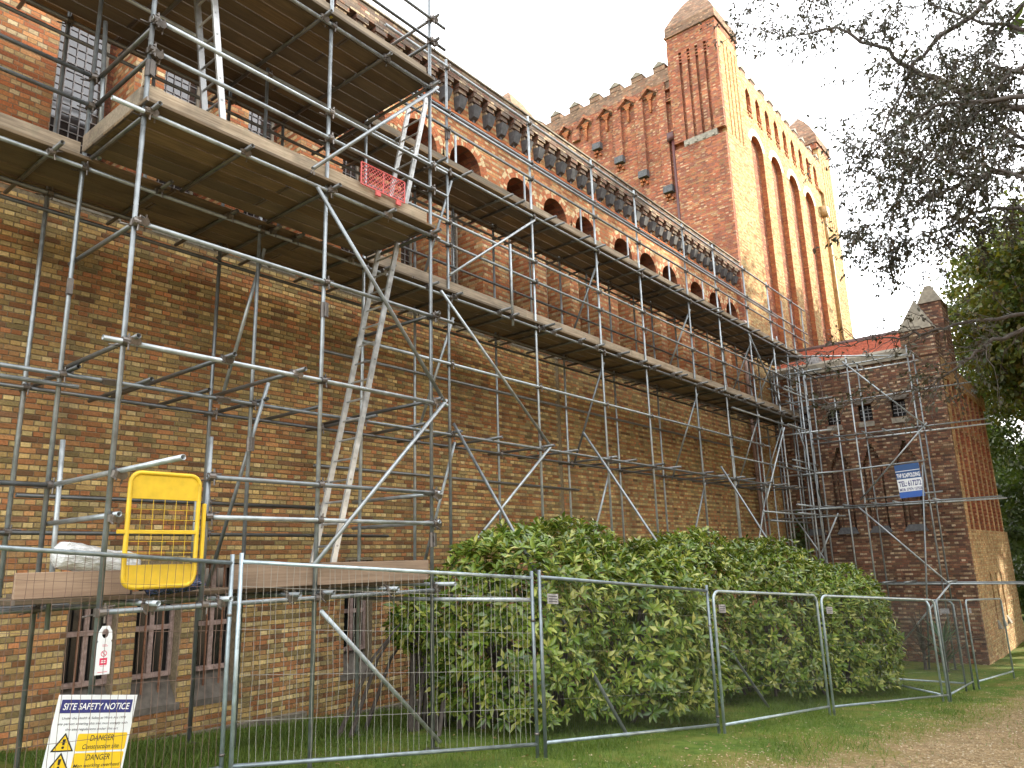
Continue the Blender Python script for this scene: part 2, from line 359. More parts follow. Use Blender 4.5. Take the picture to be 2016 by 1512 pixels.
# ------------------------------------------------------------------ ground
def path_edge(y):   # x of the grass / gravel boundary
    return np.interp(y, [-30, 3, 7, 9, 12, 16, 24, 32, 60], [4.6, 4.7, 5.0, 5.5, 5.9, 6.3, 7.0, 7.4, 8.2])
def make_ground():
    xs = np.concatenate([np.linspace(-400, -20, 8), np.linspace(-2, 16, 61), np.linspace(20, 400, 10)])
    ys = np.concatenate([np.linspace(-300, -10, 6), np.linspace(-4, 44, 121), np.linspace(50, 900, 12)])
    X, Y = np.meshgrid(xs, ys, indexing='ij'); Z = ground_z(X, Y)
    Z = Z + .025*np.sin(X*1.7+Y*.9)*np.cos(Y*1.3-X*.6)*((np.abs(X) < 20) & (Y < 60))
    nx, ny = X.shape; V = np.stack([X, Y, Z], -1).reshape(-1, 3)
    F = [(i*ny+j, (i+1)*ny+j, (i+1)*ny+j+1, i*ny+j+1) for i in range(nx-1) for j in range(ny-1)]
    me = bpy.data.meshes.new('lawn'); me.from_pydata(V.tolist(), [], F); me.polygons.foreach_set('use_smooth', [True]*len(F))
    m, nt, b = new_mat('lawn_and_gravel'); n = NT(nt); g, p, q = n.geo(); pos = g.outputs['Position']
    n1 = n.noise(pos, 1.1, 5); n2 = n.noise(pos, 6, 5); n3 = n.noise(pos, 55, 3); n4 = n.noise(pos, 16, 4)
    grass = n.mix(n.mapr(n2, .35, .65), (.06, .11, .015), (.12, .165, .03))
    grass = n.mix(n.mapr(n1, .45, .65, 0, .75), grass, (.17, .15, .04))
    # distance into the gravel: x - edge(y)
    e = n.m('ADD', 4.95, n.m('MULTIPLY', p[1], .10))
    d = n.m('ADD', n.m('SUBTRACT', p[0], e), n.m('MULTIPLY', n.m('SUBTRACT', n1, .5), 3.2))
    d = n.m('ADD', d, n.m('MULTIPLY', n.m('SUBTRACT', n4, .5), 1.4))
    v = nt.nodes.new('ShaderNodeTexVoronoi'); v.inputs['Scale'].default_value = 42; n.L(pos, v.inputs['Vector'])
    vs = nt.nodes.new('ShaderNodeSeparateColor'); n.L(v.outputs['Color'], vs.inputs[0])
    grav = n.ramp(vs.outputs[0], [(0, (.15, .10, .05)), (.3, (.26, .175, .09)), (.6, (.34, .25, .135)), (.85, (.2, .125, .06)), (1, (.44, .36, .22))])
    grav = n.mix(1.0, grav, n.mapr(n2, .3, .7, .75, 1.2), 'MULTIPLY')
    moss = n.mix(n.mapr(n3, .35, .6), (.13, .13, .03), (.22, .17, .06))
    col = n.mix(n.mapr(d, -.3, .5), grass, moss); col = n.mix(n.mapr(d, .4, 1.1), col, grav)
    n.L(col, b.inputs['Base Color']); b.inputs['Roughness'].default_value = .95; b.inputs['Specular IOR Level'].default_value = .15
    hh = n.m('ADD', n.m('MULTIPLY', v.outputs['Distance'], n.mapr(d, .4, 1.1, 0, 1)), n.m('MULTIPLY', n3, .6))
    n.L(n.bump(hh, .02, .9), b.inputs['Normal'])
    me.materials.append(m); o = bpy.data.objects.new('lawn', me); COL.objects.link(o); o['kind'] = 'structure'
make_ground()

# ------------------------------------------------------------------ nave
NAVE_Y1 = 25.47
nave = thing('abbey_nave', 'long buff and red brick abbey nave with arcaded upper wall behind the scaffold', 'building', (0, 0, 0))
ARCH_R = .49; SPR = 10.36; ARCTOP = 11.38
ARCHES = [14.2+4.63*k+d for k in range(-3, 3) for d in (-1.4, 0, 1.36)]
ARCHES = [a for a in ARCHES if .4 < a < 25.2]
LOWWIN = [(3.87, 4.45), (4.67, 5.25), (5.50, 6.08), (7.92, 8.5)]      # narrow basement windows
LW_Z0, LW_Z1 = .42, 2.2
UPZ = 6.72

# backing wall with the basement window openings, mortar coloured where the bricks are built one by one
BR_Y0, BR_Y1 = 1.4, 14.04
def wall_back():
    w = MB()
    edges = [-3.0]+[e for a in LOWWIN for e in a]+[BR_Y1]
    for i in range(0, len(edges), 2): w.box(-.5, -.010, edges[i], edges[i+1], -1.4, UPZ)
    for a, b_ in LOWWIN:
        w.box(-.5, -.010, a, b_, -1.4, LW_Z0); w.box(-.5, -.010, a, b_, LW_Z1, UPZ)
    w.build('wall', M_mortar, nave)
    MB().box(-.5, 0, BR_Y1, NAVE_Y1+.05, -2.2, UPZ).build('wall', MB_nave, nave)
    MB().box(-1.6, -.76, -3, NAVE_Y1, -2.2, 12.2).build('wall', M_void, nave)
wall_back()
def brick_units():
    rows = range(int(-.72//CH), int(UPZ//CH)); items = []
    for k in rows:
        par = k % 2; w = SW if par else HW; off = HW*.5 if par else 0
        i0 = int((BR_Y0-off)//w); i1 = int((BR_Y1-off)//w)
        z0 = k*CH+.005; z1 = (k+1)*CH-.005
        if z0 < gz(0, BR_Y1)-.2: pass
        for i in range(i0, i1):
            a = off+i*w+.005; b_ = a+w-.010
            if z1 < gz(0, a)-.15: continue
            segs = [(a, b_)]
            if z1 > LW_Z0 and z0 < LW_Z1:
                for o0, o1 in LOWWIN:
                    ns = []
                    for s0, s1 in segs:
                        if s1 <= o0 or s0 >= o1: ns.append((s0, s1)); continue
                        if s0 < o0-.03: ns.append((s0, o0))
                        if s1 > o1+.03: ns.append((o1, s1))
                    segs = ns
            for s0, s1 in segs: items.append((s0, s1, z0, z1, len(segs) == 1 and abs(s1-s0-(w-.01)) < 1e-6, par))
    sc = []
    for it in items:
        px, py, d = proj((0, (it[0]+it[1])/2, (it[2]+it[3])/2))
        ok = it[4] and 8 < px < 2000 and 330 < py < 1480 and d > 0
        sc.append(((it[1]-it[0])*(it[3]-it[2])/(d*d)) if ok else 0)
    order = np.argsort(-np.array(sc)); single = set(order[:300].tolist())
    def unit(w):
        h = CH-.010; m = MB(); c = .004; x0 = -.012
        A = [(x0, -w/2, -h/2), (x0, w/2, -h/2), (x0, w/2, h/2), (x0, -w/2, h/2)]
        B = [(-c, y, z) for _, y, z in A]; C_ = [(0, y-math.copysign(c, y), z-math.copysign(c, z)) for _, y, z in A]
        m.quad(C_)
        for r0, r1 in ((A, B), (B, C_)):
            for i in range(4): j = (i+1) % 4; m.quad((r0[i], r0[j], r1[j], r1[i]))
        return m.mesh('brick', MB_navei)
    mh, ms = unit(HW-.01), unit(SW-.01)
    rest = MB(); r2 = random.Random(3)
    for n_, it in enumerate(items):
        y0, y1, z0, z1, _, par = it; jx = r2.uniform(-.003, .004)
        if n_ in single:
            inst('brick', ms if par else mh, nave, (jx, (y0+y1)/2, (z0+z1)/2), (r2.uniform(-.012, .012), 0, r2.uniform(-.01, .01)))
        else:
            c = .004; j = [r2.uniform(-.0022, .0022) for _ in range(8)]
            A = [(-.012, y0+j[0], z0+j[1]), (-.012, y1+j[2], z0+j[3]), (-.012, y1+j[4], z1+j[5]), (-.012, y0+j[6], z1+j[7])]
            C_ = [(jx, A[0][1]+c, A[0][2]+c), (jx, A[1][1]-c, A[1][2]+c), (jx, A[2][1]-c, A[2][2]-c), (jx, A[3][1]+c, A[3][2]-c)]
            rest.quad(C_)
            for i in range(4): q = (i+1) % 4; rest.quad((A[i], A[q], C_[q], C_[i]))
    rest.build('brick', MB_navei, nave, kind='stuff')
brick_units()
# stepped concrete footing along the wall
ft = MB()
for i in range(12):
    y0 = -2+i*2.3; y1 = y0+2.3; zt = min(.12, gz(0, (y0+y1)/2)+.07)
    ft.hexa([(-.1, y0, -2.4), (.10, y0, -2.4), (.10, y1, -2.4), (-.1, y1, -2.4), (-.1, y0, zt), (.10, y0, zt-.01), (.10, y1, zt-.03), (-.1, y1, zt-.02)])
ft.build('plinth', M_conc, nave)

# basement windows: frame, panes, rusty bars, splayed sill
for wi, (a, b_) in enumerate(LOWWIN):
    fr = MB(); xb = -.24
    fr.box(xb, xb+.06, a, a+.05, .8, LW_Z1); fr.box(xb, xb+.06, b_-.05, b_, .8, LW_Z1)
    fr.box(xb, xb+.07, a+.05, b_-.05, .8, .86); fr.box(xb, xb+.07, a+.05, b_-.05, 1.38, 1.44); fr.box(xb, xb+.06, a+.05, b_-.05, LW_Z1-.06, LW_Z1)
    mid = (a+b_)/2
    fr.box(xb+.005, xb+.055, mid-.03, mid+.03, .86, 1.38); fr.box(xb+.005, xb+.055, mid-.03, mid+.03, 1.44, LW_Z1-.06)
    f = fr.build('window', M_frame, nave)
    for y0, y1 in ((a+.05, mid-.03), (mid+.03, b_-.05)):
        for z0, z1 in ((.86, 1.38), (1.44, LW_Z1-.06)):
            MB().box(xb+.015, xb+.022, y0, y1, z0, z1).build('pane', M_glass, f)
    for t in (.30, .68):
        y = a+(b_-a)*t; MB().tube((xb+.13, y, .62), (xb+.13, y, LW_Z1), .013, 8, False).build('window_bar', M_rust, f)
    s = MB(); s.hexa([(-.3, a+.003, LW_Z0-.03), (.012, a-.06, LW_Z0-.03), (.012, b_+.05, LW_Z0-.03), (-.3, b_-.003, LW_Z0-.03),
                      (-.24, a+.003, .795), (.012, a-.06, LW_Z0+.05), (.012, b_+.05, LW_Z0+.05), (-.24, b_-.003, .795)])
    s.build('window_sill', M_sillst, f)

# upper wall: arcade of deep round headed recesses in threes
def arcade():
    w = MB(); n = 14
    prev = -3.0
    for c in ARCHES:
        a, b_ = c-ARCH_R, c+ARCH_R
        w.box(-.735, .0, prev, a, UPZ, SPR); w.quad([(0, prev, SPR), (0, a, SPR), (0, a, ARCTOP), (0, prev, ARCTOP)])
        pts = [(c-ARCH_R*math.cos(math.pi*i/n), SPR+ARCH_R*.98*math.sin(math.pi*i/n)) for i in range(n+1)]
        for (y0, z0), (y1, z1) in zip(pts, pts[1:]):
            w.quad([(0, y0, z0), (0, y1, z1), (0, y1, ARCTOP), (0, y0, ARCTOP)])
        prev = b_
    w.box(-.735, .0, prev, NAVE_Y1, UPZ, SPR); w.quad([(0, prev, SPR), (0, NAVE_Y1, SPR), (0, NAVE_Y1, ARCTOP), (0, prev, ARCTOP)])
    w.build('upper_wall', MB_arc, nave)
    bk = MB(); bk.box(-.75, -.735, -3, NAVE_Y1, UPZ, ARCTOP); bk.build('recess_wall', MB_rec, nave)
    for c in ARCHES:
        so_ = MB(); pts = [(c-ARCH_R*math.cos(math.pi*i/n), SPR+ARCH_R*.98*math.sin(math.pi*i/n)) for i in range(n+1)]
        for (y0, z0), (y1, z1) in zip(pts, pts[1:]): so_.quad([(0, y0, z0), (-.735, y0, z0), (-.735, y1, z1), (0, y1, z1)])
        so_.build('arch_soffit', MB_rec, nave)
    # voussoirs: two rings of radial bricks, pale and red
    cand = []
    for ai, c in enumerate(ARCHES):
        for ring, (r0, r1, cnt) in enumerate(((ARCH_R+.004, ARCH_R+.115, 26), (ARCH_R+.122, ARCH_R+.225, 30))):
            for i in range(cnt):
                t0 = math.pi*(i+.06)/cnt; t1 = math.pi*(i+.94)/cnt
                nb = [x for x in ARCHES if x != c and abs(x-c) < 1.6]
                mid = c-(r0+r1)/2*math.cos((t0+t1)/2)
                if any(abs(mid-x) < abs(mid-c) for x in nb): continue
                cand.append((c, r0, r1, t0, t1, (i*7+ring*3+ai*5) % 10))
    def wedge(m, it):
        c, r0, r1, t0, t1, k = it; x1 = .006; cc = [(c-r*math.cos(t), SPR+r*.98*math.sin(t)) for r, t in ((r0, t0), (r1, t0), (r1, t1), (r0, t1))]
        m.quad([(x1, y, z) for y, z in cc])
        for i in range(4): j = (i+1) % 4; m.quad([(-.01, *cc[i]), (-.01, *cc[j]), (x1, *cc[j]), (x1, *cc[i])])
    cand.sort(key=lambda it: abs(it[0]-11)); rest = MB()
    for i, it in enumerate(cand):
        pale = it[5] in (0, 1, 3, 4, 6, 8) if it[1] > ARCH_R+.1 else it[5] in (2, 7)
        if i < 290:
            m = MB(); wedge(m, it); m.build('voussoir', M_pale if pale else M_redv, nave)
        else:
            rest.cur = 1 if pale else 0; wedge(rest, it)
    rest.build('voussoir', [M_redv, M_pale], nave, kind='stuff')
arcade()
# leaded windows in the recesses
lat_me = {}
for c in ARCHES:
    y0, y1, z0, z1 = c-.30, c+.30, UPZ+.15, 9.75; xb = -.62
    fr = MB(); fr.box(xb-.05, xb+.03, y0-.05, y0, z0-.05, z1+.05); fr.box(xb-.05, xb+.03, y1, y1+.05, z0-.05, z1+.05)
    fr.box(xb-.05, xb+.03, y0, y1, z1, z1+.05); fr.box(xb-.05, xb+.06, y0, y1, z0-.05, z0)
    f = fr.build('window', M_stone, nave)
    lt = MB(); ny, nz = 5, 22
    for i in range(1, ny): y = y0+(y1-y0)*i/ny; lt.box(xb-.006, xb+.008, y-.007, y+.007, z0, z1)
    for k in range(1, nz): z = z0+(z1-z0)*k/nz; lt.box(xb-.008, xb+.006, y0, y1, z-.006, z+.006)
    lt.build('glazing_lattice', M_lead, f)
    if c < 6:
        pm = MB().box(-.003, .003, -(y1-y0)/ny/2+.002, (y1-y0)/ny/2-.002, -(z1-z0)/nz/2+.002, (z1-z0)/nz/2-.002).mesh('pane', M_glassl)
        for i in range(ny):
            for k in range(nz):
                inst('pane', pm, f, (xb-.012, y0+(y1-y0)*(i+.5)/ny, z0+(z1-z0)*(k+.5)/nz), (0, random.uniform(-.03, .03), random.uniform(-.03, .03)))
    else: MB().box(xb-.016, xb-.010, y0, y1, z0, z1).build('pane', M_glassl, f)
    MB().box(-.73, .0, c-ARCH_R, c+ARCH_R, UPZ-.02, UPZ+.07).build('recess_sill', M_stone, f)

# string course, corbel table, parapet
sc_ = MB(); sc_.box(-.3, .05, -3, NAVE_Y1, ARCTOP, 11.42); sc_.box(-.3, .10, -3, NAVE_Y1, 11.42, 11.47); sc_.build('string_course', MB_rev, nave)
MB().box(-.4, .0, -3, NAVE_Y1, 11.47, 12.3).build('upper_wall', MB_arc, nave)
cb = MB()   # dark stone block: square prow with a chamfered foot
cb.hexa([(0, -.085, -.10), (.13, -.085, -.04), (.13, .085, -.04), (0, .085, -.10), (0, -.115, .2), (.215, -.115, .2), (.215, .115, .2), (0, .115, .2)])
cb.hexa([(0, -.03, -.24), (.06, -.03, -.24), (.06, .03, -.24), (0, .03, -.24), (0, -.03, -.06), (.06, -.03, -.06), (.06, .03, -.06), (0, .03, -.06)])
cbm = cb.mesh('corbel', M_slate)
stp = MB(); stp.box(0, .10, -.10, .10, 0, .10); stp.box(0, .15, -.115, .13, .10, .20); stp.box(0, .19, -.13, .16, .20, .30)
stm = stp.mesh('corbel_step', MB_par)
y = 1.0+(9.76-1.0) % .4655
while y < NAVE_Y1-.1:
    inst('corbel', cbm, nave, (.0, y, 11.66)); inst('corbel_step', stm, nave, (.0, y, 11.862)); y += .4655
pp = MB(); pp.box(-.35, .20, -3, NAVE_Y1, 12.164, 12.47); pp.build('parapet', MB_par, nave)
cp = MB()
i = -3.0
while i < NAVE_Y1-.1:
    e = min(i+.9, NAVE_Y1); cp.hexa([(-.4, i+.004, 12.473), (.235, i+.004, 12.473), (.235, e-.004, 12.473), (-.4, e-.004, 12.473), (-.4, i+.004, 12.56), (.235, i+.004, 12.51), (.235, e-.004, 12.51), (-.4, e-.004, 12.56)]); i += .9
cp.build('coping', M_coping, nave)
# rainwater pipes in the corner by the transept
dp = MB()
for py_, r in ((25.25, .06), (25.75, .05)): dp.tube((.14, py_, -1.6), (.14, py_, 9.9), r, 12, False)
for z in (0.5, 2.6, 4.7, 6.8, 8.9): dp.box(.05, .215, 25.15, 25.35, z, z+.09)
dp.box(.02, .3, 25.1, 25.4, 9.9, 10.2)
smooth_tube(dp.build('rainwater_pipe', M_pipe, nave))

# ------------------------------------------------------------------ bell tower
TY, TX = 25.47, .2
tower = thing('bell_tower', 'square red brick bell tower with pointed corner caps rising behind the nave', 'building', (-6, 32, 0))
TXW = -12.2; TY2 = 40.0; PT = 21.72
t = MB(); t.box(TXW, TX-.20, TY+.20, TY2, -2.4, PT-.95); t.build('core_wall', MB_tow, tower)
# west face: corner piers, pilasters ending in slate blocks, gabled niches, parapet
wf = MB()
wf.box(-1.92, TX, TY, TY+.22, -2.4, 17.85); wf.box(-1.92, TX, TY, TY+.22, 22.05, 22.62)
xs_ = [-1.92, -1.42, -1.30, -1.06, -.94, -.71, -.59, -.34, -.22, TX]
for i in range(0, 10, 2): wf.box(xs_[i], xs_[i+1], TY, TY+.22, 18.12, 22.05)
wf.box(-1.42, -.22, TY+.13, TY+.22, 17.85, 22.05)
wf.build('corner_pier', MB_tow, tower)
st_ = MB(); st_.box(-1.5, -.12, TY-.01, TY+.12, 17.853, 18.117)
for x in (-1.36, -1.0, -.65, -.28): st_.box(x-.06, x+.06, TY-.05, TY-.012, 17.88, 17.98)
st_.build('stone_strip', M_stone, tower)
for x in (-1.36, -1.0, -.65, -.28):
    for k in range(3): MB().box(x-.062, x+.062, TY+.02, TY+.125, 21.6+k*.14, 21.66+k*.14).build('slot_tie', MB_tow, tower)
bw = MB(); bw.box(TXW, -1.925, TY+.10, TY+.2, 21.12, PT); bw.box(TXW, TX-.3, TY+.14, TY+.5, PT-.95, PT); bw.build('parapet', MB_cap, tower)
for k in range(10):
    xc = -2.36-1.06*k; zend = 16.3+1.05*k
    if zend < 20.4:
        p_ = MB(); p_.box(xc-.19, xc+.19, TY+.04, TY+.2, zend+.2, 21.12); p_.build('pilaster', MB_tow, tower)
        s_ = MB(); s_.hexa([(xc-.2, TY-.05, zend-.1), (xc+.2, TY-.05, zend-.1), (xc+.2, TY+.2, zend-.1), (xc-.2, TY+.2, zend-.1), (xc-.2, TY-.02, zend+.2), (xc+.2, TY-.02, zend+.2), (xc+.2, TY+.2, zend+.2), (xc-.2, TY+.2, zend+.2)]); s_.build('corbel', M_slate, tower)
        c_ = MB()
        for a in range(3):
            for b_ in range(2):
                if (a+b_) % 3 != 2: c_.box(xc-.17+a*.12, xc-.08+a*.12, TY+.05+.04*b_, TY+.2, zend-.25-.14*b_, zend-.15-.14*b_)
        c_.build('corbel_step', MB_rev, tower)
    else:
        p_ = MB(); p_.box(xc-.19, xc+.19, TY+.04, TY+.2, 20.2, 21.12); p_.build('pilaster', MB_tow, tower)
    xn = xc-.55                                   # gabled niche: raised gable frame with a T shaped brick corbel inside
    g_ = MB(); zs, za = 20.77, 21.08
    for sgn in (-1, 1):
        g_.hexa([(xn+min(0, sgn)*.36, TY+.04, za if sgn > 0 else zs), (xn+max(0, sgn)*.36, TY+.04, zs if sgn > 0 else za), (xn+max(0, sgn)*.36, TY+.2, zs if sgn > 0 else za), (xn+min(0, sgn)*.36, TY+.2, za if sgn > 0 else zs),
                 (xn+min(0, sgn)*.36, TY+.04, 21.119), (xn+max(0, sgn)*.36, TY+.04, 21.119), (xn+max(0, sgn)*.36, TY+.2, 21.119), (xn+min(0, sgn)*.36, TY+.2, 21.119)])
        # projecting chevron
        e = .42; c0 = (xn, za+.02); c1 = (xn+sgn*e, za+.02-e*.86)
        g_.hexa([(c0[0], TY-.03, c0[1]), (c1[0], TY-.03, c1[1]), (c1[0], TY+.1, c1[1]), (c0[0], TY+.1, c0[1]),
                 (c0[0], TY-.03, c0[1]+.17), (c1[0], TY-.03, c1[1]+.17), (c1[0], TY+.1, c1[1]+.17), (c0[0], TY+.1, c0[1]+.17)] if sgn > 0 else
                [(c1[0], TY-.03, c1[1]), (c0[0], TY-.03, c0[1]), (c0[0], TY+.1, c0[1]), (c1[0], TY+.1, c1[1]),
                 (c1[0], TY-.03, c1[1]+.17), (c0[0], TY-.03, c0[1]+.17), (c0[0], TY+.1, c0[1]+.17), (c1[0], TY+.1, c1[1]+.17)])
    g_.build('niche_gable', MB_tow, tower)
    c_ = MB(); c_.box(xn-.05, xn+.05, TY+.09, TY+.2, 20.15, 20.62); c_.box(xn-.09, xn+.09, TY+.07, TY+.2, 20.62, 20.70); c_.box(xn-.14, xn+.14, TY+.07, TY+.2, 20.70, 20.79); c_.box(xn-.19, xn+.19, TY+.06, TY+.2, 20.79, 20.87)
    c_.box(xn-.035, xn+.035, TY+.11, TY+.2, 20.08, 20.15)
    c_.build('niche_corbel', MB_rev, tower)
for z in (20.70, 20.25, 20.15): MB().box(-2.15, -1.925, TY+.03, TY+.2, z, z+.05).build('slot_tie', MB_tow, tower)
smooth_tube(MB().tube((-1.99, TY+.06, 9), (-1.99, TY+.06, 18.5), .07, 10, False).box(-2.2, -1.93, TY-.06, TY+.15, 18.35, 18.7).build('rainwater_pipe', M_pipem, tower))
def merlon(axis, c):
    m = MB(); h = .27
    if axis == 'x': x0, x1, y0, y1 = c-h, c+h, TY+.08, TY+.5
    else: x0, x1, y0, y1 = TX-.42, TX-.02, c-h, c+h
    m.box(x0, x1, y0, y1, PT, PT+.22)
    xm, ym = (x0+x1)/2, (y0+y1)/2
    if axis == 'x': r = [(xm, y0-.02, PT+.46), (xm, y1+.02, PT+.46)]
    else: r = [(x0-.02, ym, PT+.46), (x1+.02, ym, PT+.46)]
    a, b_, c_, d = (x0-.03, y0-.03, PT+.222), (x1+.03, y0-.03, PT+.222), (x1+.03, y1+.03, PT+.222), (x0-.03, y1+.03, PT+.222)
    m.cur = 1
    if axis == 'x': m.quad((a, d, r[1], r[0])); m.quad((b_, r[0], r[1], c_)); m.quad((a, r[0], b_)); m.quad((c_, r[1], d))
    else: m.quad((a, r[0], r[1], b_)); m.quad((d, c_, r[1], r[0])); m.quad((a, d, r[0])); m.quad((b_, r[1], c_))
    m.build('merlon', [MB_cap, M_coping], tower)
for k in range(9): merlon('x', -2.36-1.06*k)
# south face: corner piers with slots, two-order pointed recesses, lancets, merlons
sf = MB()
def slot_pier(y0, y1, slots, m):
    e = [y0]
    for s in slots: e += [s-.05, s+.05]
    e.append(y1)
    for i in range(0, len(e), 2): m.box(TX-.25, TX, e[i], e[i+1], 18.0, 22.15)
    m.box(TX-.25, TX-.09, e[1], e[-2], 18.0, 22.15)
    m.box(TX-.25, TX, y0, y1, -2.4, 18.0); m.box(TX-.25, TX, y0, y1, 22.15, 22.62)
slot_pier(TY+.222, 27.62, (26.18, 26.52, 26.92, 27.27), sf); sf.build('corner_pier', MB_tow_lit, tower)
sf = MB(); slot_pier(38.05, TY2, (38.45, 38.85, 39.25, 39.6), sf); sf.build('corner_pier', MB_tow_lit, tower)
AR = [28.78, 31.0, 33.2, 35.4]; hw = .66
f = MB(); rv = MB(); n = 12; zs = 18.42; top = 20.05
def arch_pts(c, w): return [(c-w*math.cos(math.pi*i/n), zs+(w*1.0)*math.sin(math.pi*i/n)) for i in range(n+1)]
prev = 27.62
for c in AR:
    f.box(TX-.25, TX, prev, c-hw, 7.5, zs); f.quad([(TX, prev, zs), (TX, c-hw, zs), (TX, c-hw, top), (TX, prev, top)])
    for (w, xa, xb) in ((hw-.004, TX-.003, TX-.24), (hw-.07, TX-.24, TX-.55)):
        pts = [(c-w, 7.5)]+arch_pts(c, w)+[(c+w, 7.5)]
        for (y0, z0), (y1, z1) in zip(pts, pts[1:]): rv.quad([(xa, y0, z0), (xb, y0, z0), (xb, y1, z1), (xa, y1, z1)])
    for (y0, z0), (y1, z1) in zip(arch_pts(c, hw), arch_pts(c, hw)[1:]): f.quad([(TX, y0, z0), (TX, y1, z1), (TX, y1, top), (TX, y0, top)])
    o_, i_ = [(c-hw, 7.5)]+arch_pts(c, hw)+[(c+hw, 7.5)], [(c-hw+.07, 7.5)]+arch_pts(c, hw-.07)+[(c+hw-.07, 7.5)]
    for k in range(len(o_)-1): f.quad([(TX-.24, *o_[k]), (TX-.24, *o_[k+1]), (TX-.24, *i_[k+1]), (TX-.24, *i_[k])])
    prev = c+hw
f.box(TX-.25, TX, prev, 37.1, 7.5, zs); f.quad([(TX, prev, zs), (TX, 37.1, zs), (TX, 37.1, top), (TX, prev, top)])
# lancet band
prev = 27.62; LC = [28.35+1.07*k for k in range(9)]
for c in LC:
    f.box(TX-.25, TX, prev, c-.24, top, 21.2)
    f.quad([(TX, c-.24, 20.95), (TX, c, 21.2), (TX, c-.24, 21.2)]); f.quad([(TX, c+.24, 20.95), (TX, c+.24, 21.2), (TX, c, 21.2)])
    rv.quad([(TX, c-.236, top), (TX-.45, c-.236, top), (TX-.45, c-.236, 20.95), (TX, c-.236, 20.95)]); rv.quad([(TX, c+.236, top), (TX, c+.236, 20.95), (TX-.45, c+.236, 20.95), (TX-.45, c+.236, top)])
    rv.quad([(TX, c-.24, 20.95), (TX-.45, c-.24, 20.95), (TX-.45, c, 21.2), (TX, c, 21.2)]); rv.quad([(TX, c+.24, 20.95), (TX, c, 21.2), (TX-.45, c, 21.2), (TX-.45, c+.24, 20.95)])
    prev = c+.24
f.box(TX-.25, TX, prev, 38.05, top, 21.2); f.box(TX-.3, TX, 27.62, 38.05, 21.2, PT); f.box(TX-.55, TX-.3, 27.62, 38.05, 21.25, PT)
f.build('south_wall', MB_tow_lit, tower); rv.build('arch_reveal', MB_rev, tower)
MB().box(TX-.7, TX-.56, 27.6, 38.1, 7.5, 21.2).build('recess_wall', MB_rev, tower)
MB().box(TX-.6, TX-.12, 37.1, 38.05, 7.5, 20.05).build('recess_wall', MB_tow_lit, tower)
MB().box(TX-.26, TX-.0, 27.623, 38.047, -2.4, 7.497).build('south_wall', MB_tow_lit, tower)
sp_ = MB()
for c in AR:
    for k in range(9):
        t0 = math.pi*(k+1.03)/11; t1 = math.pi*(k+1.97)/11; r0, r1 = hw+.01, hw+.3
        cc = [(c-r*math.cos(t), zs+r*math.sin(t)) for r, t in ((r0, t0), (r1, t0), (r1, t1), (r0, t1))]
        sp_.quad([(TX+.012, y, z) for y, z in cc])
        for i in range(4): j = (i+1) % 4; sp_.quad([(TX-.01, *cc[i]), (TX-.01, *cc[j]), (TX+.012, *cc[j]), (TX+.012, *cc[i])])
sp_.build('pale_arch_band', stone_mat('pale_arch_wedge', (.62, .56, .42), scale=8, stain=.05), tower)  # paler wedges round each arch head
for c in LC:
    lt_ = MB()
    for k in range(3): lt_.box(TX-.02, TX+.05, c-.2, c+.2, top+.02+k*.09, top+.06+k*.09)
    for k in range(4): lt_.box(TX-.02, TX+.045, c-.2+k*.12, c-.13+k*.12, top-.16-.07*(k % 2), top-.08-.07*(k % 2))
    lt_.build('sill_corbel', MB_rev, tower)
for k in range(10): merlon('y', 28.15+1.06*k)
smooth_tube(MB().path([(TX+.1, 37.25, 18.5), (TX+.1, 37.25, 17.4), (TX+.1, 37.55, 17.0), (TX+.1, 37.55, 8)], [.085]*4, 10).box(TX-.05, TX+.28, 37.0, 37.5, 18.45, 18.95).build('rainwater_pipe', M_pipeb, tower))
# corner caps
def cap(x0, x1, y0, y1):
    m = MB(); o = .07; z0 = 22.62
    m.box(x0+.004, x1-.226, y0+.226, y1-.004, PT-1.2, z0); m.box(x0, x1, y0, y1, z0+.002, z0+.3); m.box(x0+.002, x0+.2, y0+.224, y1-.002, PT-.9, z0)
    m.build('turret', MB_tow, tower)
    c = MB(); prof = [(o, z0+.30), (o, z0+.38), (o-.03, z0+.385), (o-.04, z0+.78), (-.02, z0+.9), (-.30, z0+1.5), (-.62, z0+2.05), (-.95, z0+2.5), (-1.07, z0+2.62)]
    rings = [[(x0-d, y0-d, z), (x1+d, y0-d, z), (x1+d, y1+d, z), (x0-d, y1+d, z)] for d, z in prof]
    for a, b_ in zip(rings, rings[1:]):
        for i in range(4): j = (i+1) % 4; c.quad((a[i], a[j], b_[j], b_[i]))
    c.quad(rings[-1]); c.quad(rings[0][::-1])
    c.build('turret_cap', MB_cap, tower)
cap(-1.9, TX, TY, TY+2.16); cap(-1.9, TX, 37.9, TY2); cap(TXW, TXW+2.1, TY, TY+2.16)

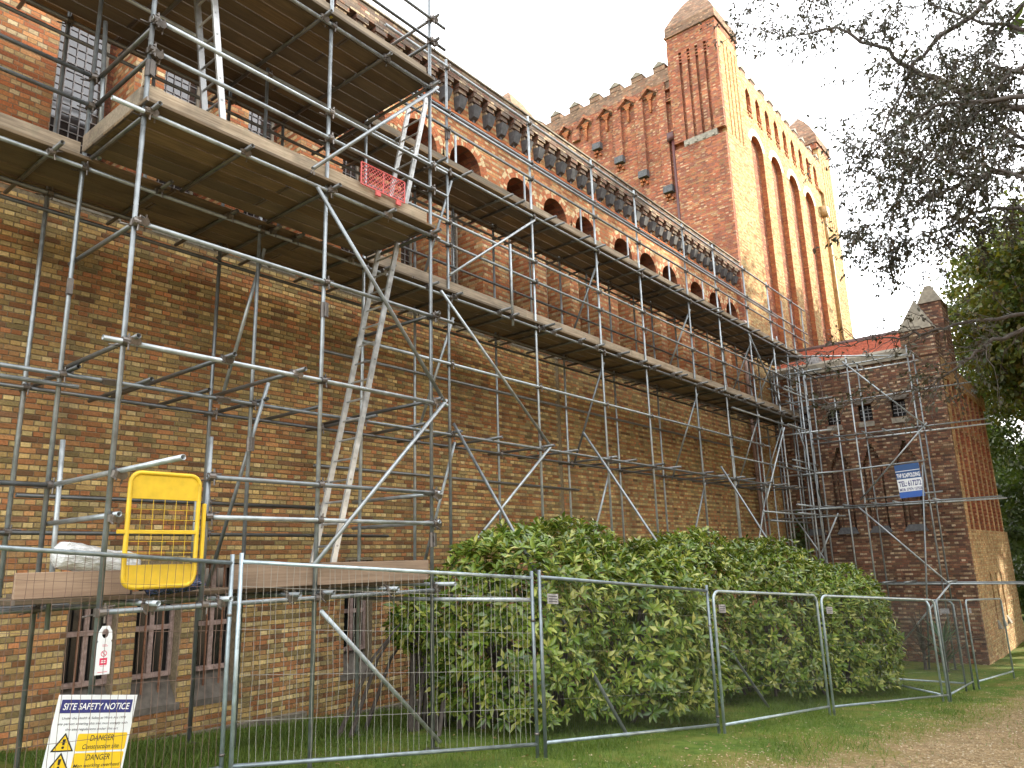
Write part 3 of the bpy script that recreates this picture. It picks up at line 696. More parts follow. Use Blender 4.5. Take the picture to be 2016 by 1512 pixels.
# ------------------------------------------------------------------ transept
YT, XT = 27.2, 5.78; YT2 = 36.3
tran = thing('abbey_transept', 'dark weathered brick transept with small leaded windows right of the nave', 'building', (3, 31, -1.3))
WX = [1.25, 2.30, 3.34, 4.38]
w = MB(); d0 = .22
w.box(.22, XT-.3, YT+d0, YT2, -2.4, 8.3); w.build('core_wall', MB_tra, tran)
w = MB()
def cols(z0, z1, holes):        # strips of the west face between the openings
    e = [.22]
    for a, b_ in holes: e += [a, b_]
    e.append(XT)
    for i in range(0, len(e), 2): w.box(e[i], e[i+1], YT, YT+d0, z0, z1)
w.box(.22, XT, YT, YT+d0, -2.4, 2.70)
cols(2.70, 4.95, [(x-.31, x+.31) for x in WX])
stepz = [4.95, 5.08, 5.21, 5.34, 5.47, 5.6]; stepw = [.28, .22, .16, .11, .06]
for z0, z1, hwid in zip(stepz, stepz[1:], stepw): cols(z0, z1, [(x-hwid, x+hwid) for x in WX])
w.box(.22, XT, YT, YT+d0, 5.6, 6.40)
cols(6.40, 6.95, [(x-.22, x+.22) for x in WX]); w.box(.22, XT, YT, YT+d0, 6.95, 8.3)
w.build('west_wall', MB_tra, tran)
rb = MB()
for x in WX:
    for s in (-1, 1): rb.box(x+s*.19-.035, x+s*.19+.035, YT+.06, YT+d0, 2.88, 4.75)
rb.build('recess_rib', MB_tra, tran)
for x in WX:
    s = MB(); s.hexa([(x-.36, YT-.06, 2.68), (x+.36, YT-.06, 2.68), (x+.36, YT+d0, 2.68), (x-.36, YT+d0, 2.68), (x-.22, YT+.02, 2.90), (x+.22, YT+.02, 2.90), (x+.22, YT+d0, 2.90), (x-.22, YT+d0, 2.90)]); s.build('recess_sill', M_slate, tran)
    f = MB(); yb = YT+.13; f.box(x-.22, x-.185, yb, yb+.05, 6.40, 6.95); f.box(x+.185, x+.22, yb, yb+.05, 6.40, 6.95); f.box(x-.185, x+.185, yb, yb+.05, 6.91, 6.95); f.box(x-.185, x+.185, yb, yb+.05, 6.40, 6.435)
    fo = f.build('window', M_void, tran)
    MB().box(x-.185, x+.185, yb+.02, yb+.03, 6.435, 6.91).build('pane', M_glass, fo)
    l = MB()
    for k in (1, 2): l.box(x-.185+.37*k/3-.007, x-.185+.37*k/3+.007, yb+.005, yb+.018, 6.435, 6.91)
    for k in (1, 2, 3): l.box(x-.185, x+.185, yb+.003, yb+.016, 6.435+.475*k/4-.007, 6.435+.475*k/4+.007)
    l.build('glazing_lattice', M_lead, fo)
    MB().hexa([(x-.25, YT-.03, 6.2), (x+.25, YT-.03, 6.2), (x+.25, YT+.13, 6.2), (x-.25, YT+.13, 6.2), (x-.25, YT-.03, 6.36), (x+.25, YT-.03, 6.36), (x+.25, YT+.13, 6.405), (x-.25, YT+.13, 6.405)]).build('window_sill', M_stone, fo)
    h = MB()
    for k, ww in enumerate((.10, .17, .24)): h.box(x-.14-ww, x+.14+ww, YT-.05-.0*k, YT-.002, 6.97+.05*k, 7.015+.05*k)
    h.build('window_hood', M_sillst, fo)
# coping, roof with tile courses
MB().hexa([(.22, YT-.09, 8.3), (XT-.9, YT-.09, 8.3), (XT-.9, YT+.6, 8.3), (.22, YT+.6, 8.3), (.22, YT-.05, 8.62), (XT-.9, YT-.05, 8.62), (XT-.9, YT+.6, 8.86), (.22, YT+.6, 8.86)]).build('coping', M_coping, tran)
M_tile = stone_mat('red_roof_tile', (.40, .105, .055), scale=12, stain=.25)
rt = MB(); ya, za, yb, zb = YT+.55, 8.80, 30.2, 9.98; nrow = 22
for k in range(nrow):
    t0, t1 = k/nrow, (k+1)/nrow; y0, y1 = ya+(yb-ya)*t0, ya+(yb-ya)*t1+.03; z0, z1 = za+(zb-za)*t0, za+(zb-za)*t1
    x = .22+(.085 if k % 2 else 0)
    while x < XT-.35:
        e = min(x+.165, XT-.3); j = random.uniform(-.004, .006)
        rt.hexa([(x, y0, z0+j), (e, y0, z0+j), (e, y1, z1+j-.01), (x, y1, z1+j-.01), (x, y0, z0+.022+j), (e, y0, z0+.022+j), (e, y1, z1+.01+j), (x, y1, z1+.01+j)]); x += .17
rt.build('roof_tile', M_tile, tran, kind='stuff')
MB().hexa([(.22, ya, za-.3), (XT-.3, ya, za-.3), (XT-.3, 33.5, za-.3), (.22, 33.5, za-.3), (.22, yb, zb-.03), (XT-.3, yb, zb-.03), (XT-.3, yb+.2, zb-.03), (.22, yb+.2, zb-.03)]).build('roof', M_tile, tran)
smooth_tube(MB().tube((.22, yb, zb+.02), (XT-.3, yb, zb+.02), .10, 10, False).build('ridge_tile', stone_mat('ridge_tile_grey', (.13, .09, .085), scale=8), tran))
MB().cbox(1.5, 1.95, YT+.3, YT+.75, 8.7, 9.0, .04).build('lead_flashing', M_lead, tran)
# corner pier with stone pyramid, gabled stack, south wall with ribs and lancets
MB().box(4.74, XT-.02, YT-.04, YT+1.0, 8.3, 9.2).build('corner_pier', MB_tra, tran)
py = MB(); c_ = (5.24, YT+.48, 10.36); q = [(4.70, YT-.08, 9.2), (XT+.02, YT-.08, 9.2), (XT+.02, YT+1.04, 9.2), (4.70, YT+1.04, 9.2)]
for k in range(9):      # stone courses, each a little set back
    s0, s1 = 1-k/9, 1-(k+.86)/9; z0 = 9.2+1.16*k/9; z1 = z0+1.16/9
    L = lambda p, s: (c_[0]+(p[0]-c_[0])*s, c_[1]+(p[1]-c_[1])*s)
    py.hexa([(*L(p, s0), z0) for p in q]+[(*L(p, max(s1, .01)), z1) for p in q])
py.build('pyramid_cap', M_coping, tran)
tk = MB(); tk.box(5.1, 5.8, 29.3, 30.5, 8.2, 10.65); tk.build('stack', MB_tra, tran)
gk = MB(); gk.hexa([(5.05, 29.25, 10.65), (5.85, 29.25, 10.65), (5.85, 30.55, 10.65), (5.05, 30.55, 10.65), (5.35, 29.4, 11.3), (5.55, 29.4, 11.3), (5.55, 30.4, 11.3), (5.35, 30.4, 11.3)]); gk.build('stack_cap', M_coping, tran)
s = MB()
s.box(XT-.28, XT, YT+d0+.002, YT2, -2.4, -.42); s.box(XT-.28, XT, YT+d0+.002, YT2, 1.25, 2.68)
e = [YT+d0+.002]
for yy in (30.3, 31.45, 32.6): e += [yy-.16, yy+.16]
e.append(YT2)
for i in range(0, len(e), 2): s.box(XT-.28, XT, e[i], e[i+1], -.42, 1.25)
s.box(XT-.28, XT, YT+d0+.002, YT2, 7.6, 8.25)
rib = [28.2+1.12*k for k in range(8)]
s.box(XT-.28, XT, YT+d0+.002, 28.0, 2.68, 7.6)
for r_ in rib[:7]: s.box(XT-.28, XT, r_+.30, r_+.62, 2.68, 7.6)
s.build('south_wall', MB_tra_lit, tran)
for r_ in [27.7]+rib[:7]: MB().box(XT-.275, XT-.006, r_+.286, r_+.2985, 2.685, 7.595).build('rib_shade_plate', MB_tow, tran)  # thin red plates put shade colour on the west sides of the ribs
MB().box(XT-.6, XT-.285, 28, YT2, 2.6, 7.7).build('recess_wall', MB_rev, tran)
ls = MB()
for yy in (30.3, 31.45, 32.6): ls.hexa([(XT-.1, yy-.2, -.5), (XT+.1, yy-.2, -.5), (XT+.1, yy+.2, -.5), (XT-.1, yy+.2, -.5), (XT-.1, yy-.2, -.2), (XT+.0, yy-.2, -.25), (XT+.0, yy+.2, -.25), (XT-.1, yy+.2, -.2)])
ls.build('window_sill', M_stone, tran)
MB().box(XT-.35, XT-.285, 30, 33, -.42, 1.25).build('pane', M_glass, tran)
MB().hexa([(.22, YT+d0, 8.25), (XT-.02, YT+1.0, 8.25), (XT-.02, YT2, 8.25), (.22, YT2, 8.25), (.22, YT+d0, 8.3), (XT-.1, YT+1.0, 8.42), (XT-.1, YT2, 8.42), (.22, YT2, 8.3)]).build('south_coping', M_coping, tran)

# ------------------------------------------------------------------ scaffolds
XI, XO, XF = .72, 1.6, 3.0
bay = thing('scaffold', 'tall scaffold loading bay nearest the camera with plank platforms and guard rails', 'scaffold', (2.3, 5, 0), 'tube scaffolds round the abbey')
run = thing('scaffold', 'long two-deck tube scaffold running along the brick nave towards the tower', 'scaffold', (1.2, 16, -.7), 'tube scaffolds round the abbey')
ts = thing('scaffold', 'open tube scaffold without decks in front of the dark brick transept', 'scaffold', (3.5, 26, -1.3), 'tube scaffolds round the abbey')
def tb(th, name, p, q, r=.0242, mat=None):
    return smooth_tube(MB().tube(p, q, r).build(name, mat or M_galv, th))
def coupler_mesh():
    m = MB()
    m.tube((0, 0, -.032), (0, 0, .032), .040, 10, False)
    m.tube((.05, -.032, 0), (.05, .032, 0), .040, 10, False)
    m.box(.012, .04, -.03, .03, -.022, .022)
    m.tube((.012, .028, .034), (.012, .125, .040), .009, 6, False); m.tube((.075, .02, -.085), (.07, .02, .075), .009, 6, False); m.tube((-.03, -.03, -.02), (-.03, -.115, -.03), .008, 6, False)
    m.box(.0, .026, .062, .076, .022, .046); m.box(.058, .082, -.002, .022, .036, .05)
    return m.mesh('coupler', M_coup)
CPM = coupler_mesh()
def slv():
    m = MB(); m.tube((0, 0, -.09), (0, 0, .09), .033, 10, False); m.box(.02, .055, -.012, .012, -.07, -.03); m.box(.02, .055, -.012, .012, .03, .07); m.box(.045, .056, -.03, .03, -.085, .085)
    return m.mesh('sleeve_coupler', M_coup)
SLM = slv()
ncp = {}
def cpl(th, x, y, z, rot=0.0, tilt=0.0):
    ncp[th.name] = ncp.get(th.name, 0)+1
    if ncp[th.name] <= 290: inst('coupler', CPM, th, (x, y, z), (tilt+random.uniform(-.12, .12), random.uniform(-.1, .1), rot+random.uniform(-.1, .1)))
def standard(th, x, y, z1, z0=None, lean=(0, 0)):
    g = gz(x, y) if z0 is None else z0
    o = tb(th, 'standard', (x, y, g-.02), (x+lean[0], y+lean[1], z1))
    if z0 is None:
        MB().box(x-.075, x+.075, y-.075, y+.075, g-.03, g+.012).build('base_plate', M_coup, th)
    return o
def ledger(th, x, y0, y1, z, name='ledger', ys=(), side=.048):
    tb(th, name, (x+side, y0, z), (x+side, y1, z), mat=M_tubeshade if x < 1 else None)
    for y in ys:
        if y0-.1 <= y <= y1+.1: cpl(th, x, y, z, 0)
def transom(th, y, x0, x1, z, name='transom', xs=(), side=.048):
    tb(th, name, (x0, y+side, z), (x1, y+side, z), mat=M_tubeshade if th is not ts and z > 3.5 else None)  # deck transoms get the tube colour darkened for shade
    for x in xs: cpl(th, x, y, z, math.pi/2)
def brace(th, p, q, name='brace'):
    return tb(th, name, p, q)
def deck(th, x0, n, y0, y1, z, w=.225, stag=True):
    for i in range(n):
        y = y0; first = True; xa = x0+i*(w+.016)
        while y < y1-.05:
            L = 3.9 if not (first and stag and i % 2) else 1.95
            e = min(y+L, y1); j = random.uniform(-.003, .004)
            MB().cbox(xa, xa+w, y+.004, e-.004, z+j, z+.038+j, .004).build('deck_board', M_board, th)
            if y0 < 8:
                for yy_ in (y+.02, e-.02): inst('board_end_band', BANDM, th, (xa+w/2, yy_, z+.019+j))
            y = e; first = False
BANDM = MB().box(-.1135, .1135, -.012, .012, -.021, .021).mesh('board_end_band', M_coup)
def toe_y(th, x, y0, y1, z, h=.225, L=3.9, mat=None):
    y = y0
    while y < y1-.05:
        e = min(y+L, y1); j = random.uniform(-.006, .006)
        MB().cbox(x+j, x+.038+j, y+.003, e-.003, z+j, z+h+j, .004).build('toe_board', mat or M_toe, th); y = e

ROW = [8.68, 11.08, 13.4, 15.32, 17.88, 19.8, 22.0, 24.0]
RIN = [8.75, 10.93, 13.24, 15.32, 17.45, 19.8, 22.0, 24.0]
Z1, Z2, Z3, Z4 = 1.79, 4.10, 6.42, 8.73
for y in ROW: standard(run, XO, y, 10.97-.02*(y > 14))
for y in RIN: standard(run, XI, y, 8.95)
standard(run, XO, 26.2, 10.9); standard(run, XI, 25.9, 8.9); standard(run, XO, 27.35, 10.8, 8.4); standard(run, XI, 27.0, 9.9, 8.4)
for y, z in ((.6, 9.8), (2.93, 9.9)): standard(run, XO, y, z)
for y in (.6, 2.9): standard(run, XI, y, 8.9)
for x, ys, a in ((XO, [.6, 2.93, 5.12, 6.87]+ROW+[26.2], (.2, 26.5)), (XI, [.6, 2.9, 5.1, 6.8]+RIN+[25.9], (.2, 26.4))):
    ledger(run, x, a[0], 24.6, Z2, ys=ys); ledger(run, x, a[0], a[1], Z3, ys=ys); ledger(run, x, a[0], a[1]+.5, Z4, ys=ys)
ledger(run, XO, 6.75, 22.6, 5.27, 'guard_rail', ROW)
ledger(run, XO, .2, 3.05, 2.97, 'guard_rail', [2.93]); ledger(run, XI, 2.93, 6.95, 2.94, 'guard_rail', [5.1, 6.8]); ledger(run, XI, .2, 8.13, 2.55, 'guard_rail', [2.9, 5.1, 6.8])
ledger(run, XO, .2, 3.1, 4.12-.13, 'ledger', [])
for z in (7.18, 7.54): ledger(run, XO, .2, 2.98, z, 'guard_rail', [2.93])
for z in (7.36, 7.78): ledger(run, XO, 6.9, 26.4, z, 'guard_rail', ROW+[26.2])
for z in (9.55, 9.9, 10.8): ledger(run, XO, 7.2, 27.6, z, 'guard_rail', ROW+[26.2])
ledger(run, XO, 7.2, 24.6, 9.82, 'guard_rail', [])
# transoms: stubs stick out past the outer ledger
r2 = random.Random(5)
yy = .5; tl = []
while yy < 26.4:
    tl.append(yy); yy += r2.choice([.62, .95, 1.15, .35, .9])
for y in tl:
    transom(run, y, .30, XO+r2.uniform(.22, .36), Z3+.05, xs=()); inst('coupler', CPM, run, (XO+.05, y+.03, Z3+.02), (.2, .1, 0))
for y in tl:
    if y > 5.8: transom(run, y+.25, .30, XO+r2.uniform(.22, .36), Z4+.05)
for y in [.65, 1.6, 2.95, 3.7, 4.4, 5.15, 5.9, 6.85, 7.8]+[v for r_ in ROW for v in (r_, r_+r2.uniform(.7, 1.2))]: transom(run, y, r2.uniform(.28, .4), XO+r2.uniform(.2, .3), Z2+.05, xs=())
deck(run, .50, 5, .0, 26.35, Z3+.08); deck(run, .50, 5, 6.9, 26.95, Z4+.08)
toe_y(run, XO-.075, .1, 2.9, Z3+.13, .2); toe_y(run, XO-.075, 6.95, 26.35, Z3+.13, .2); toe_y(run, XO-.075, 6.95, 26.98, Z4+.13, .2)
for x, z, a, b_ in ((XI, Z3-.22, .2, 26.2), (XI, Z4-.22, .2, 26.4), (XI, 5.3, 6.8, 22.4), (XI, Z2-.55, 6.7, 13.5), (XO, Z3-.30, 20.0, 26.0), (XI, 7.5, 6.9, 24.5), (XO, 4.72, 19.6, 25.9), (XO, 3.3, 21.5, 25.8), (XO, 3.05, 22.0, 25.6)): ledger(run, x, a, b_, z, 'ledger', [])
for y in (4.0, 6.0, 7.7, 9.8, 12.2, 14.4, 16.6, 18.9, 21.0, 23.1, 25.0): standard(run, XI-.05, y, 8.85, 6.62)
for y in (7.8, 9.9, 12.1, 14.3, 16.5, 18.8, 21.0, 23.0): standard(run, XI-.05, y, 10.4, 8.9)
for x, y, z in ((1.15, 25.0, 8.2), (1.2, 26.2, 8.3), (.9, 24.6, 6.2), (2.05, 26.0, 8.0), (2.6, 26.5, 7.2), (1.62, 25.2, 10.6)): standard(run, x, y, z)
for z in (1.5, 3.2, 3.45, 4.6, 5.9, 7.0, 7.9):
    tb(run, 'transom', (.4, 25.0+.2*math.sin(z*3), z), (2.9, 25.05+.2*math.sin(z*3), z)); tb(run, 'ledger', (2.06, 23.2, z+.08), (2.06, 26.7, z+.08))
brace(run, (1.9, 24.6, 6.0), (1.9, 26.2, 3.6)); brace(run, (1.2, 25.1, 3.4), (2.6, 25.1, 1.0)); brace(run, (2.6, 25.3, 3.3), (1.3, 25.3, .9))
# cross braces between the two rows, one lift each
for y, rows in ((5.12, ((1.62, 6.2, .75, 4.25), (1.85, 4.35, .7, 1.9))), (8.7, ((1.62, 6.1, .72, 4.15), (1.62, 4.0, .76, 1.7), (1.62, 8.6, .78, 6.7))), (13.36, ((1.62, 6.2, .7, 4.05), (1.62, 3.9, .7, 1.4), (1.62, 8.5, .7, 6.7))),
                (17.85, ((1.62, 6.2, .7, 4.05), (1.62, 3.9, .7, 1.1), (1.62, 8.5, .7, 6.7))), (22.0, ((1.62, 6.2, .7, 4.05), (1.62, 8.5, .7, 6.7), (1.62, 4.0, .7, .6))), (24.0, ((1.62, 6.2, .7, 4.05), (1.62, 8.5, .7, 6.7)))):
    for x0, z0, x1, z1 in rows: brace(run, (x0, y+.07, z0), (x1, y+.07, z1))
# facade braces and rakers
xb = XO+.09
for a, b_ in (((868, 572), (1085, 880)), ((1087, 876), (918, 1088)), ((886, 541), (1052, 434)), ((1474, 657), (1537, 797)), ((1544, 842), (1509, 984))): brace(run, P(*a, x=xb), P(*b_, x=xb))
for a, foot in (((893, 834), (4.23, 9.26)), ((1148, 851), (4.24, 14.05)), ((1419, 918), (4.1, 20.2))): brace(run, P(*a, x=xb+.02), (foot[0], foot[1], gz(*foot)+.02), 'raker')
brace(run, P(1004, 481, x=xb), P(1010, 641, x=xb), 'standard')

# loading bay
YA, YC, YD = 2.93, 5.12, 6.87
standard(bay, XF, YA, 8.6); standard(bay, XF, YC, 9.75); standard(bay, XF, YD, 10.35)
for y in (YC, YD): standard(bay, XO, y, 10.0); standard(bay, XI, y-.05, 8.9)
tb(bay, 'standard', (XO+.12, 3.02, 1.6), P(124, 866, x=XO+.12)); tb(bay, 'standard', (XF, 3.84, 1.66), (XF, 3.84, 3.38)); tb(bay, 'standard', (XO+.10, 3.05, 6.55), P(208, 43, x=XO+.1))
tb(bay, 'standard', P(978, 0, x=2.4) if False else (XF-.12, 3.80, 2.05), (XF-.12, 3.80, 2.95))
rows = (YA, YC, YD)
ledger(bay, XF, 2.73, 7.12, 4.15, ys=rows); ledger(bay, XF, 2.95, 7.25, 5.33, 'guard_rail', rows); ledger(bay, XF, 2.6, 7.0, Z3+.07, ys=rows); ledger(bay, XF, .2, 7.0, Z4+.05, ys=rows)
ledger(bay, XF, 3.8, 6.95, 2.98, 'guard_rail', (3.84, YC, YD)); ledger(bay, XF, 3.82, 6.92, 2.6, 'guard_rail', (3.84, YC, YD)); ledger(bay, XF, 2.9, 6.95, Z1, ys=(YA, 3.84, YC, YD)); ledger(bay, XO, .3, 6.95, Z1, ys=(YA, YC, YD)); ledger(bay, XI, .3, 6.95, Z1)
for z in (7.19, 7.55): ledger(bay, XF, YA-.03, 7.15, z, 'guard_rail', rows)
for z in (9.58, 9.95): ledger(bay, XF, .2, 7.15, z, 'guard_rail', rows)
for z in (9.55, 9.9): ledger(bay, XO, 2.2, 8.8, z, 'guard_rail', (YC, YD))
for y, z, x0, x1 in ((YA, Z3+.12, .4, 3.22), (3.95, Z3+.12, .4, 3.2), (YC, Z3+.12, .4, 3.2), (6.0, Z3+.12, .4, 3.2), (YD-.05, Z3+.12, .4, 3.2), (1.2, Z4+.1, .4, 3.2), (2.4, Z4+.1, .4, 3.15), (3.6, Z4+.1, .4, 3.2), (YC-.2, Z4+.1, .4, 3.2), (5.95, Z4+.1, .4, 3.15), (YD-.05, Z4+.1, .4, 3.2),
                     (YA+.02, 4.2, 1.5, 3.15), (3.88, 4.2, .5, 3.2), (4.72, 4.2, 1.3, 3.2), (YD, 4.2, .6, 3.15), (YD, 2.98, 1.4, 3.12), (YD, 2.62, 1.4, 3.1), (YD, 5.38, 1.3, 3.12), (YA, 5.38, 1.4, 3.06), (YA, 7.2, 1.5, 3.06), (YA, 7.55, 1.5, 3.06),
                     (YA, 2.98, 1.5, 4.15), (YA, 2.6, 1.55, 3.12), (YA+.35, Z1+.05, 1.4, 3.22), (3.98, Z1+.05, 1.4, 3.2), (4.75, Z1+.05, 1.4, 3.2), (YC+.05, Z1+.05, 1.4, 3.2), (6.1, Z1+.05, 1.4, 3.18), (YD, Z1+.07, 1.4, 3.35), (YD, 10.0, 1.4, 3.15), (YD, 9.6, 1.4, 3.15)):
    transom(bay, y, x0, x1, z); cpl(bay, XF+.05, y+.02, z-.03, math.pi/2, .3)
deck(bay, XO+.09, 6, YA-.05, YD-.02, Z3+.155); deck(bay, .5, 11, -.4, YD-.02, Z4+.135)
deck(bay, XO+.1, 5, 2.3, YD-.02, Z1+.085, stag=False)
toe_y(bay, XF-.055, YA+.02, YD-.05, Z3+.20, .225); toe_y(bay, XF-.055, -.3, YD-.05, Z4+.18, .225)
MB().cbox(XO, XF-.06, YA-.03, YA+.008, Z3+.20, Z3+.40, .004).build('toe_board', M_toe, bay); MB().cbox(XF-.11, XF-.06, YA-.01, YA+.03, Z3+.42, Z3+.62, .004).build('toe_board', M_toe, bay)
MB().cbox(XO, XF-.06, YD-.04, YD-.002, Z4+.18, Z4+.40, .004).build('toe_board', M_toe, bay)
toe_y(bay, XF-.055, 4.15, 6.83, Z1+.13, .235, mat=M_toenew)
MB().cbox(2.76, 2.8, 2.35, 3.27, Z1+.13, Z1+.34, .004).build('toe_board', M_toenew, bay); MB().box(2.758, 2.803, 3.275, 3.29, Z1+.12, Z1+.345).build('board_end_band', M_coup, bay)
for k in range(6): MB().cbox(2.0, 2.62, 2.55+.105*k, 2.645+.105*k, Z1+.125, Z1+.163, .003).build('deck_board', M_toe if k % 2 else M_board, bay)
for a, b_ in (((616, 332), (862, 172)), ((625, 368), (876, 792)), ((879, 788), (617, 1114)), ((632, 1203), (866, 1461))): brace(bay, P(*a, x=XF+.09), P(*b_, x=XF+.09))
tb(bay, 'ledger', (2.0, 6.57, 1.70), (4.25, 7.27, 1.66))
for p in ((XF, YC, 5.0), (XF, YA, 7.0), (XO, YC, 3.6), (XF, YD, 2.4)): inst('sleeve_coupler', SLM, bay, p, (0, 0, .4))
inst('sleeve_coupler', SLM, run, (XO, 2.93, 5.05), (0, 0, -.3)); inst('sleeve_coupler', SLM, run, (XO, 8.68, 9.45), (0, 0, 0)); inst('sleeve_coupler', SLM, run, (XO, 11.08, 4.35), (0, 0, 0))
for y in (3.4, 4.7): inst('sleeve_coupler', SLM, run, (XO+.048, y, Z2), (math.pi/2, .5, 0))
MB().tube((XF+.05, YC-.06, Z4+.16), (XF+.09, YC-.06, Z4+.16), .035, 10, False).build('tube_cap', M_yelp, bay)

# transept scaffold
YF_, YB_ = 25.4, 26.5
tp = [((1563, 724), (1608, 1083), YF_), ((1582, 735), (1628, 1090), YB_), ((1660, 700), (1723, 1105), YF_), ((1684, 714), (1740, 1087), YB_), ((1780, 680), (1850, 1094), YF_), ((1793, 697), (1866, 1105), YB_)]
pos = []
for a, b_, y in tp:
    top, low = P(*a, y=y), P(*b_, y=y); x = (top[0]+low[0])/2; pos.append((x, y, top[2]))
    standard(ts, x, y, top[2])
brace(ts, P(1816, 915, y=YF_-.08), (4.62, 25.0, gz(4.6, 25)), 'raker')
for z, xe in ((1.12, 8.3), (3.5, 7.05), (5.72, 7.0), (8.0, 5.35)):
    for y in (YF_, YB_):
        x0 = 1.7 if z > 1.2 else 2.2
        tb(ts, 'ledger', (x0, y-.05, z), (xe+(0 if y == YF_ else .0), y-.05, z))
        for p in pos:
            if p[1] == y and p[2] > z: cpl(ts, p[0], y, z, -math.pi/2)
    for x in (2.2, 2.75, 3.6, 4.2, 5.3): tb(ts, 'transom', (x+.06, YF_-.2, z+.05), (x+.06, YB_+.25, z+.05))
tb(ts, 'guard_rail', P(1572, 938, y=YF_-.05), P(1822, 906, y=YF_-.05)); tb(ts, 'guard_rail', P(1705, 983, y=YF_-.05), P(1856, 967, y=YF_-.05)); tb(ts, 'guard_rail', P(1570, 804, y=YF_-.05), P(1912, 752, y=YF_-.05))
tb(ts, 'guard_rail', P(1478, 702, y=YF_-.3), P(1792, 700, y=YF_-.3))
for a, b_ in (((1658, 712), (1822, 838)), ((1825, 832), (1694, 984)), ((1690, 998), (1872, 1152)), ((1870, 1150), (1776, 1266))): brace(ts, P(*a, y=YF_-.1), P(*b_, y=YF_-.1))
for x in (1.75, 1.2):
    for z in (5.0, 6.9, 7.4): tb(ts, 'guard_rail', (x, 24.2, z), (x, 26.6, z))
for x, y in ((2.35, 24.3), (2.0, 24.9)): standard(ts, x, y, 7.9)

# ------------------------------------------------------------------ ladders
def ladder(label, bl, tr, wx, n):
    lo, hi = Vector(bl), Vector(tr)
    th = thing('ladder', label, 'ladder', bl, 'ladders on the scaffold')
    for dx in (0, wx):
        d = (hi-lo).normalized(); s = Vector((1, 0, 0)); u = d.cross(s).normalized()
        m = MB(); hw_, hd = .016, .036; a, b_ = lo+Vector((dx, 0, 0)), hi+Vector((dx, 0, 0))
        m.hexa([a-s*hw_-u*hd, a+s*hw_-u*hd, a+s*hw_+u*hd, a-s*hw_+u*hd, b_-s*hw_-u*hd, b_+s*hw_-u*hd, b_+s*hw_+u*hd, b_-s*hw_+u*hd]); m.build('stile', M_alu, th)
    for k in range(n):
        p = lo.lerp(hi, (k+.6)/n); MB().tube(p+Vector((-.02, 0, 0)), p+Vector((wx+.02, 0, 0)), .014, 8, False).build('rung', M_alu, th)
ladder('long aluminium ladder rising from the low platform past both decks', (1.98, 5.78, 1.92), (1.98, 7.42, 9.2), .40, 27)
ladder('short aluminium ladder between the loading bay deck and the upper platform', (2.25, 4.02, 6.62), (2.25, 3.55, 10.1), .36, 13)

# ------------------------------------------------------------------ safety gate, mesh guard, wrapped roll, bag, tag
def rounded(x, y0, y1, z0, z1, r, n=5):
    pts = []
    for cy, cz, a0 in ((y1-r, z1-r, 0), (y0+r, z1-r, 90), (y0+r, z0+r, 180), (y1-r, z0+r, 270)):
        for i in range(n+1):
            t = math.radians(a0+90*i/n); pts.append((x, cy+r*math.cos(t), cz+r*math.sin(t)))
    return pts+[pts[0], pts[1]]
gate = thing('safety_gate', 'bright yellow ladder safety gate on the low scaffold platform', 'gate', (3.1, 3.4, 1.98))
gx = XF+.1
smooth_tube(MB().path(rounded(gx, 3.06, 3.70, 1.98, 2.97, .09), [.021]*26, 8).build('gate_frame', M_yel, gate))
MB().cbox(gx-.006, gx+.006, 3.075, 3.685, 2.74, 2.955, .003).build('kick_panel', M_yel, gate); MB().cbox(gx-.006, gx+.006, 3.075, 3.685, 1.995, 2.17, .003).build('kick_panel', M_yel, gate)
MB().cbox(gx-.015, gx+.015, 2.98, 3.69, 2.435, 2.47, .004).build('mid_rail', M_yel, gate); MB().cbox(gx-.012, gx+.012, 3.745, 3.775, 2.2, 2.72, .004).build('hinge_bar', M_yel, gate)
for k in range(5): MB().tube((gx, 3.17+.105*k, 2.17), (gx, 3.17+.105*k, 2.74), .0025, 5, False).build('gate_wire', M_yel, gate)
for z in (2.27, 2.37, 2.56, 2.65): MB().tube((gx, 3.075, z), (gx, 3.685, z), .0025, 5, False).build('gate_wire', M_yel, gate)
gd = thing('mesh_guard', 'small red plastic mesh guard clipped above the loading bay toe board', 'guard', (XF, 6.1, 6.85))
gy0, gy1, gz0, gz1 = 5.62, 6.36, 6.80, 7.10; xg = XF+.03
fr = MB()
for a, b_ in (((gy0, gz0), (gy1, gz0)), ((gy0, gz1), (gy1, gz1)), ((gy0, gz0), (gy0, gz1)), ((gy1, gz0), (gy1, gz1)), (((gy0+gy1)/2, gz0), ((gy0+gy1)/2, gz1))): fr.tube((xg, *a), (xg, *b_), .010, 6, False)
fr.build('guard_frame', M_red, gd)
ms = MB(); k = -6
for sgn in (1, -1):
    for i in range(-8, 18):
        y0 = gy0+i*.055; p0, p1 = (y0, gz0), (y0+sgn*.30, gz1)
        t0, t1 = 0, 1
        for lim, up in ((gy0, 0), (gy1, 1)):
            if p1[0] == p0[0]: continue
            t = (lim-p0[0])/(p1[0]-p0[0])
            if (sgn > 0) == (up == 0): t0 = max(t0, t)
            else: t1 = min(t1, t)
        if t1-t0 > .05: ms.tube((xg, p0[0]+(p1[0]-p0[0])*t0, gz0+(gz1-gz0)*t0), (xg, p0[0]+(p1[0]-p0[0])*t1, gz0+(gz1-gz0)*t1), .0045, 4, False)
ms.build('plastic_mesh', M_red, gd)
for y in (5.9, 6.25): MB().box(xg-.01, xg+.012, y-.04, y+.04, gz0-.07, gz0-.012).build('clip', M_red, gd)

